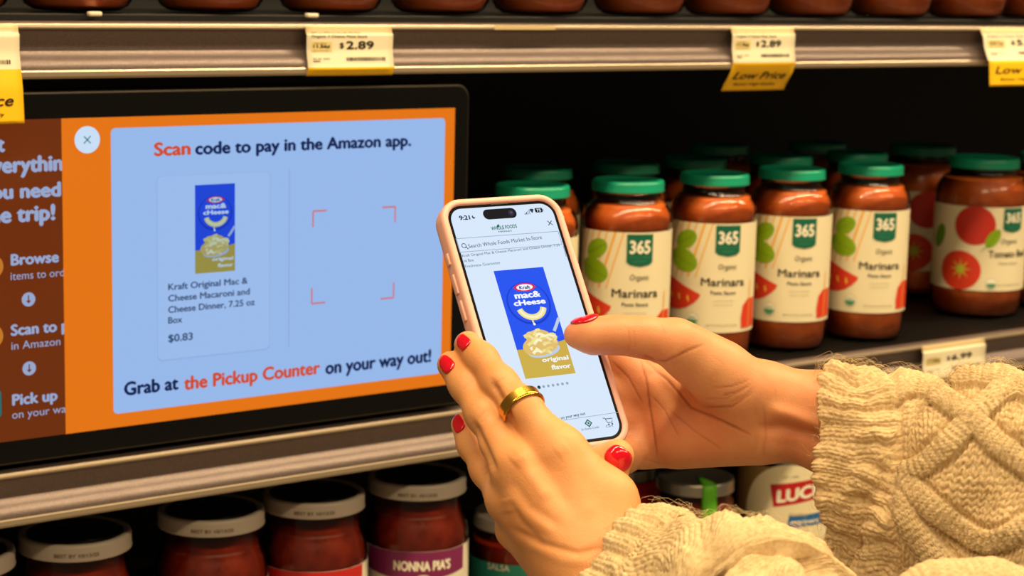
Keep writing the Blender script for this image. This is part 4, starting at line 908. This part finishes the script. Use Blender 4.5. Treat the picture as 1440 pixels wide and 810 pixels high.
# knitted sleeves -------------------------------------------------
m_wool = mat('wool', rgb(236, 211, 168), .95, noise=(420, rgb(216, 186, 138), .35, .7, S1), spec=.1, bump=(2600, .7, .0012, S1))
def stitch(s, t, wv=.55):
    """stockinette columns: s in stitch widths, t in rows"""
    sc = s - np.floor(s) - .5; l = np.abs(sc) * 2; ph_ = t + l * .55; q = ph_ - np.floor(ph_) - .5
    leg = np.clip(1 - ((l - .5) / .52) ** 2, 0, 1) ** .6; return leg * np.clip(1 - (q / .56) ** 2, 0, 1) ** .55
def sleeve(name, st, nu, nv, hfun, label, turn=0):
    """st: stations (px, py, z, a_px, depth ratio, skew_px)"""
    S_ = np.array(st, float); L = np.r_[0, np.cumsum(np.linalg.norm(np.diff(S_[:, :2], axis=0), axis=1) + np.abs(np.diff(S_[:, 2])) * 1500)]; tv = np.linspace(0, L[-1], nv)
    def sm(col):   # smooth (monotone-ish) interpolation
        y = np.interp(tv, L, col); k = max(3, nv // 60) | 1; w_ = np.hanning(k + 2)[1:-1]; w_ /= w_.sum(); return np.convolve(np.pad(y, k // 2, mode='edge'), w_, 'valid')
    px, py, z, a, rt, sk = [sm(S_[:, i]) for i in range(6)]
    C = np.stack([(px - CX) / F * z, (py - CY) / F * z, z], 1); T_ = np.gradient(C, axis=0); T_ /= np.linalg.norm(T_, axis=1, keepdims=True)
    jt = int(np.searchsorted(tv, L[turn] + .05 * L[-1])); T_[:jt] = T_[jt]; kk = max(3, nv // 10) | 1; wk = np.hanning(kk + 2)[1:-1]; wk /= wk.sum()
    T_ = np.stack([np.convolve(np.pad(T_[:, i], kk // 2, mode='edge'), wk, 'valid') for i in range(3)], 1); T_ /= np.linalg.norm(T_, axis=1, keepdims=True)
    ref = np.array([0, 0, 1.])
    U_ = np.cross(np.cross(T_, ref), T_) if False else None
    side = np.cross(T_, ref[None]); ln = np.linalg.norm(side, axis=1, keepdims=True); side /= ln     # in the picture plane, across the arm
    dep = np.cross(side, T_)
    u = np.linspace(0, 2 * np.pi, nu, endpoint=False); A_ = (a / F * z)[:, None]
    cu, su = np.cos(u)[None], np.sin(u)[None]
    V = C[:, None] + side[:, None] * (A_ * cu)[..., None] + dep[:, None] * (A_ * rt[:, None] * su)[..., None] + T_[:, None] * (sk[:, None] / F * z[:, None] * cu)[..., None]
    dU = np.roll(V, -1, 1) - np.roll(V, 1, 1); dV = np.gradient(V, axis=0); N = np.cross(dU, dV); N /= np.linalg.norm(N, axis=2, keepdims=True) + 1e-12
    if ((N * (V - C[:, None])).sum(2)).mean() < 0: N = -N
    PX = CX + F * V[..., 0] / V[..., 2]; PY = CY + F * V[..., 1] / V[..., 2]
    V = V + N * hfun(PX, PY, u[None] + 0 * PX, np.linspace(0, 1, nv)[:, None] + 0 * PX, tv[:, None] + 0 * PX, A_ * np.ones_like(PX))[..., None]
    idx = np.arange(nv * nu).reshape(nv, nu); a0 = idx[:-1]; a1 = idx[1:]; Q = np.stack([a0, np.roll(a0, -1, 1), np.roll(a1, -1, 1), a1], -1).reshape(-1, 4)
    o = mesh_np(name, camspace(V.reshape(-1, 3)), Q, m_wool, None, True); o['label'] = label; adopt(o, person)
    return o, V, N
rs = np.random.RandomState(4)
def vnoise(X, Y, sc, seed=0):
    r_ = np.random.RandomState(seed).rand(64, 64); x = X / sc; y = Y / sc; xi = np.floor(x).astype(int); yi = np.floor(y).astype(int); fx = x - xi; fy = y - yi; fx = fx * fx * (3 - 2 * fx); fy = fy * fy * (3 - 2 * fy)
    g = lambda a, b: r_[a % 64, b % 64]; return (g(xi, yi) * (1 - fx) * (1 - fy) + g(xi + 1, yi) * fx * (1 - fy) + g(xi, yi + 1) * (1 - fx) * fy + g(xi + 1, yi + 1) * fx * fy) - .5
CORDS = [[(1250, 556), (1266, 545), (1287, 538), (1308, 545), (1338, 568), (1368, 592), (1400, 625), (1445, 655)], [(1445, 532), (1405, 555), (1368, 592), (1332, 632), (1298, 655), (1262, 668), (1240, 672)],
         [(1268, 672), (1306, 708), (1340, 738), (1367, 757), (1392, 763), (1417, 758), (1450, 736)], [(1268, 524), (1320, 520), (1380, 528), (1445, 548)], [(1445, 655), (1490, 690)], [(1262, 700), (1290, 745), (1320, 785), (1350, 820)]]
def h_right(PX, PY, U_, vn, tv, A_):
    X = np.c_[PX.ravel(), PY.ravel()]; base = np.zeros(len(X)); cord = np.zeros(len(X)); cs_ = np.zeros(len(X)); ct = np.zeros(len(X)); pit = np.zeros(len(X))
    for i, c in enumerate(CORDS):
        q, t = seg_dist(X, c); Lc = np.linalg.norm(np.diff(np.array(c), axis=0), axis=1).sum(); hh = np.clip(1 - (q / 17) ** 2, 0, 1) ** .5 * (1 if i != 1 else .93)
        m = hh > cord; cord = np.maximum(cord, hh); cs_ = np.where(m, q / 5.6 , cs_); ct = np.where(m, t * Lc / 9.0, ct); pit = np.maximum(pit, np.exp(-((q - 20) / 4.) ** 2))
    sh = PX.shape; cord = cord.reshape(sh); cs_ = cs_.reshape(sh); ct = ct.reshape(sh); pit = pit.reshape(sh)
    wx = PX + 10 * vnoise(PX, PY, 40, 1); wy = PY + 10 * vnoise(PX, PY, 40, 2)
    body = stitch(wx / 13 + wy * .012, wy / 10.5) * .0021
    rope = stitch(cs_ + .5, ct) * .0013
    seam = 1258 + 6 * np.sin(PY / 30)
    cuff = 1 / (1 + np.exp((PX - seam) / 3.5)); cuff *= (PY < 5000)
    slope = .06 + .28 * np.clip((PY - 640) / 120, 0, 1); ry = wy - slope * (PX - 1165)
    rp = (ry + 22 * vnoise(PX, PY, 55, 14) + 7 * vnoise(PX, PY, 16, 15)) / 24.0; rq = rp - np.floor(rp) - .5; rib = np.clip(1 - (rq / .40) ** 2, 0, 1) ** .7
    k = rs.rand() * 0; rowt = (PX + 3 * vnoise(PX, PY, 18, 5)) / 9.5
    ribh = rib * .0018 * (.8 + 1.1 * vnoise(PX, PY, 30, 16)) + stitch(rp * 2 + .5, rowt) * .0012 + .0022 * vnoise(PX, PY, 14, 12)
    h_ = (1 - cuff) * (np.where(cord > 0, 0, body) * (1 - np.clip(cord * 4, 0, 1)) + np.clip(cord * 4, 0, 1) * (cord * .0044 + rope * 1.6) - pit * (1 - np.clip(cord * 3, 0, 1)) * .0020) + cuff * ribh
    h_ -= .0022 * np.exp(-((PX - seam - 4) / 5) ** 2)
    h_ += .008 * vnoise(PX, PY, 75, 8) + .004 * vnoise(PX, PY, 32, 9) + .0008 * vnoise(PX, PY, 5, 10) + .0004 * vnoise(PX, PY, 2.5, 11)
    return h_
stR = [(1262, 655, 1.045, 96, .50, 0), (1215, 655, 1.050, 108, .50, 0), (1180, 652, 1.053, 128, .52, -16), (1169, 655, 1.054, 135, .52, -20), (1172, 656, 1.054, 141, .52, -20), (1190, 658, 1.052, 144, .54, -18), (1215, 661, 1.048, 145, .56, -14), (1245, 664, 1.044, 140, .60, -8), (1262, 668, 1.042, 140, .62, -6), (1290, 684, 1.036, 162, .60, 0), (1350, 702, 1.024, 184, .56, 0), (1440, 738, 1.006, 192, .54, 0), (1560, 792, .985, 200, .54, 0), (1690, 850, .965, 205, .54, 0)]
slR, VR, NR = sleeve('sleeve', stR, 760, 560, h_right, 'right sleeve with ribbed cuff and thick crossing cables', 3)
def h_left(PX, PY, U_, vn, tv, A_):
    wx = PX + 12 * vnoise(PX, PY, 36, 21); wy = PY + 12 * vnoise(PX, PY, 36, 22)
    rp = U_ / (2 * np.pi) * 26; rq = rp - np.floor(rp) - .5; rib = np.clip(1 - (rq / .40) ** 2, 0, 1) ** .7
    cuff = 1 / (1 + np.exp((tv - 260) / 10)); sti = stitch(U_ / (2 * np.pi) * 46, tv / 17)
    q, t_ = seg_dist(np.c_[PX.ravel(), PY.ravel()], [(988, 815), (1008, 782), (1030, 762), (1062, 752), (1100, 757), (1132, 776), (1152, 812)])
    near = np.clip((tv - 330) / 60, 0, 1); sti = sti * (1 - .5 * near)
    fold = -.013 * np.exp(-(q.reshape(PX.shape) / 13) ** 2) * near * (np.sin(U_ - 0) < .35)
    return fold + cuff * (rib * .002 + stitch(rp * 2 + .5, tv / 10) * .0012) + (1 - cuff) * (sti * .0022) + .009 * vnoise(PX, PY, 70, 23) + .005 * vnoise(PX, PY, 30, 24) + .001 * vnoise(PX, PY, 6, 25)
stL = [(950, 895, .915, 92, .8, 0), (895, 868, .928, 112, .75, 0), (864, 852, .935, 132, .72, 0), (861, 851, .935, 140, .72, 0), (876, 860, .931, 146, .74, 0), (920, 880, .920, 152, .76, 0), (968, 896, .905, 156, .8, 0), (1010, 880, .890, 150, .85, 0), (1050, 875, .868, 152, .9, 0), (1075, 875, .845, 150, .95, 0), (1084, 880, .828, 132, .95, 0), (1087, 886, .815, 100, .95, 0), (1092, 908, .800, 116, .95, 0), (1110, 980, .770, 120, .95, 0), (1140, 1060, .73, 128, .95, 0), (1180, 1160, .70, 132, .95, 0)]
slL, VL, NL = sleeve('sleeve', stL, 560, 620, h_left, 'left sleeve bunched up close to the camera', 2)
stB = [(1250, 905, .80, 20, .9, 0), (1285, 890, .80, 72, .9, 0), (1330, 880, .80, 88, .9, 0), (1390, 878, .80, 90, .9, 0), (1440, 885, .80, 86, .9, 0), (1500, 900, .80, 80, .9, 0), (1530, 905, .8, 20, .9, 0)]
sleeve('sweater_fold', stB, 300, 240, lambda PX, PY, U_, vn, tv, A_: stitch(U_ / 6.283 * 50, tv / 11) * .0016 + .004 * vnoise(PX, PY, 40, 31), 'blurred near fold of the same sweater')

def fuzz(V, N, n, seed, parent, lo=0.008, hi=.022):
    r_ = np.random.RandomState(seed); nv, nu = V.shape[:2]; iv = r_.randint(int(nv * .08), nv - 2, n); iu = r_.randint(0, nu, n)
    P0 = V[iv, iu]; nn = N[iv, iu]; d = r_.randn(n, 3); d -= (d * nn).sum(1, keepdims=True) * nn; d /= np.linalg.norm(d, axis=1, keepdims=True); d2 = np.cross(nn, d)
    L = r_.uniform(lo, hi, n)[:, None]; hgt = r_.uniform(.0012, .0042, n)[:, None]; cv = r_.uniform(-.9, .9, n)[:, None]; W = []
    K = 6; rad = .00007
    for k in range(K):
        t = k / (K - 1); c = P0 + d * L * (t - .5) * .8 + d2 * L * cv * (t - .5) ** 2 * 2 + nn * (hgt * math.sin(math.pi * min(1, t * 1.15)) + .0004)
        for q in range(3): a = q * 2.094; W.append(c + (nn * math.cos(a) + d2 * math.sin(a)) * rad)
    W = np.stack(W, 1).reshape(-1, 3); Q = []
    for k in range(K - 1):
        for q in range(3): Q.append((k * 3 + q, k * 3 + (q + 1) % 3, (k + 1) * 3 + (q + 1) % 3, (k + 1) * 3 + q))
    Q = (np.array(Q)[None] + (np.arange(n) * K * 3)[:, None, None]).reshape(-1, 4)
    o = mesh_np('yarn_fuzz', camspace(W), Q, m_wool, None, True); o.parent = parent; o.matrix_parent_inverse = parent.matrix_basis.inverted(); o['kind'] = 'stuff'
fuzz(VR, NR, 5200, 1, slR); fuzz(VL, NL, 2200, 2, slL)
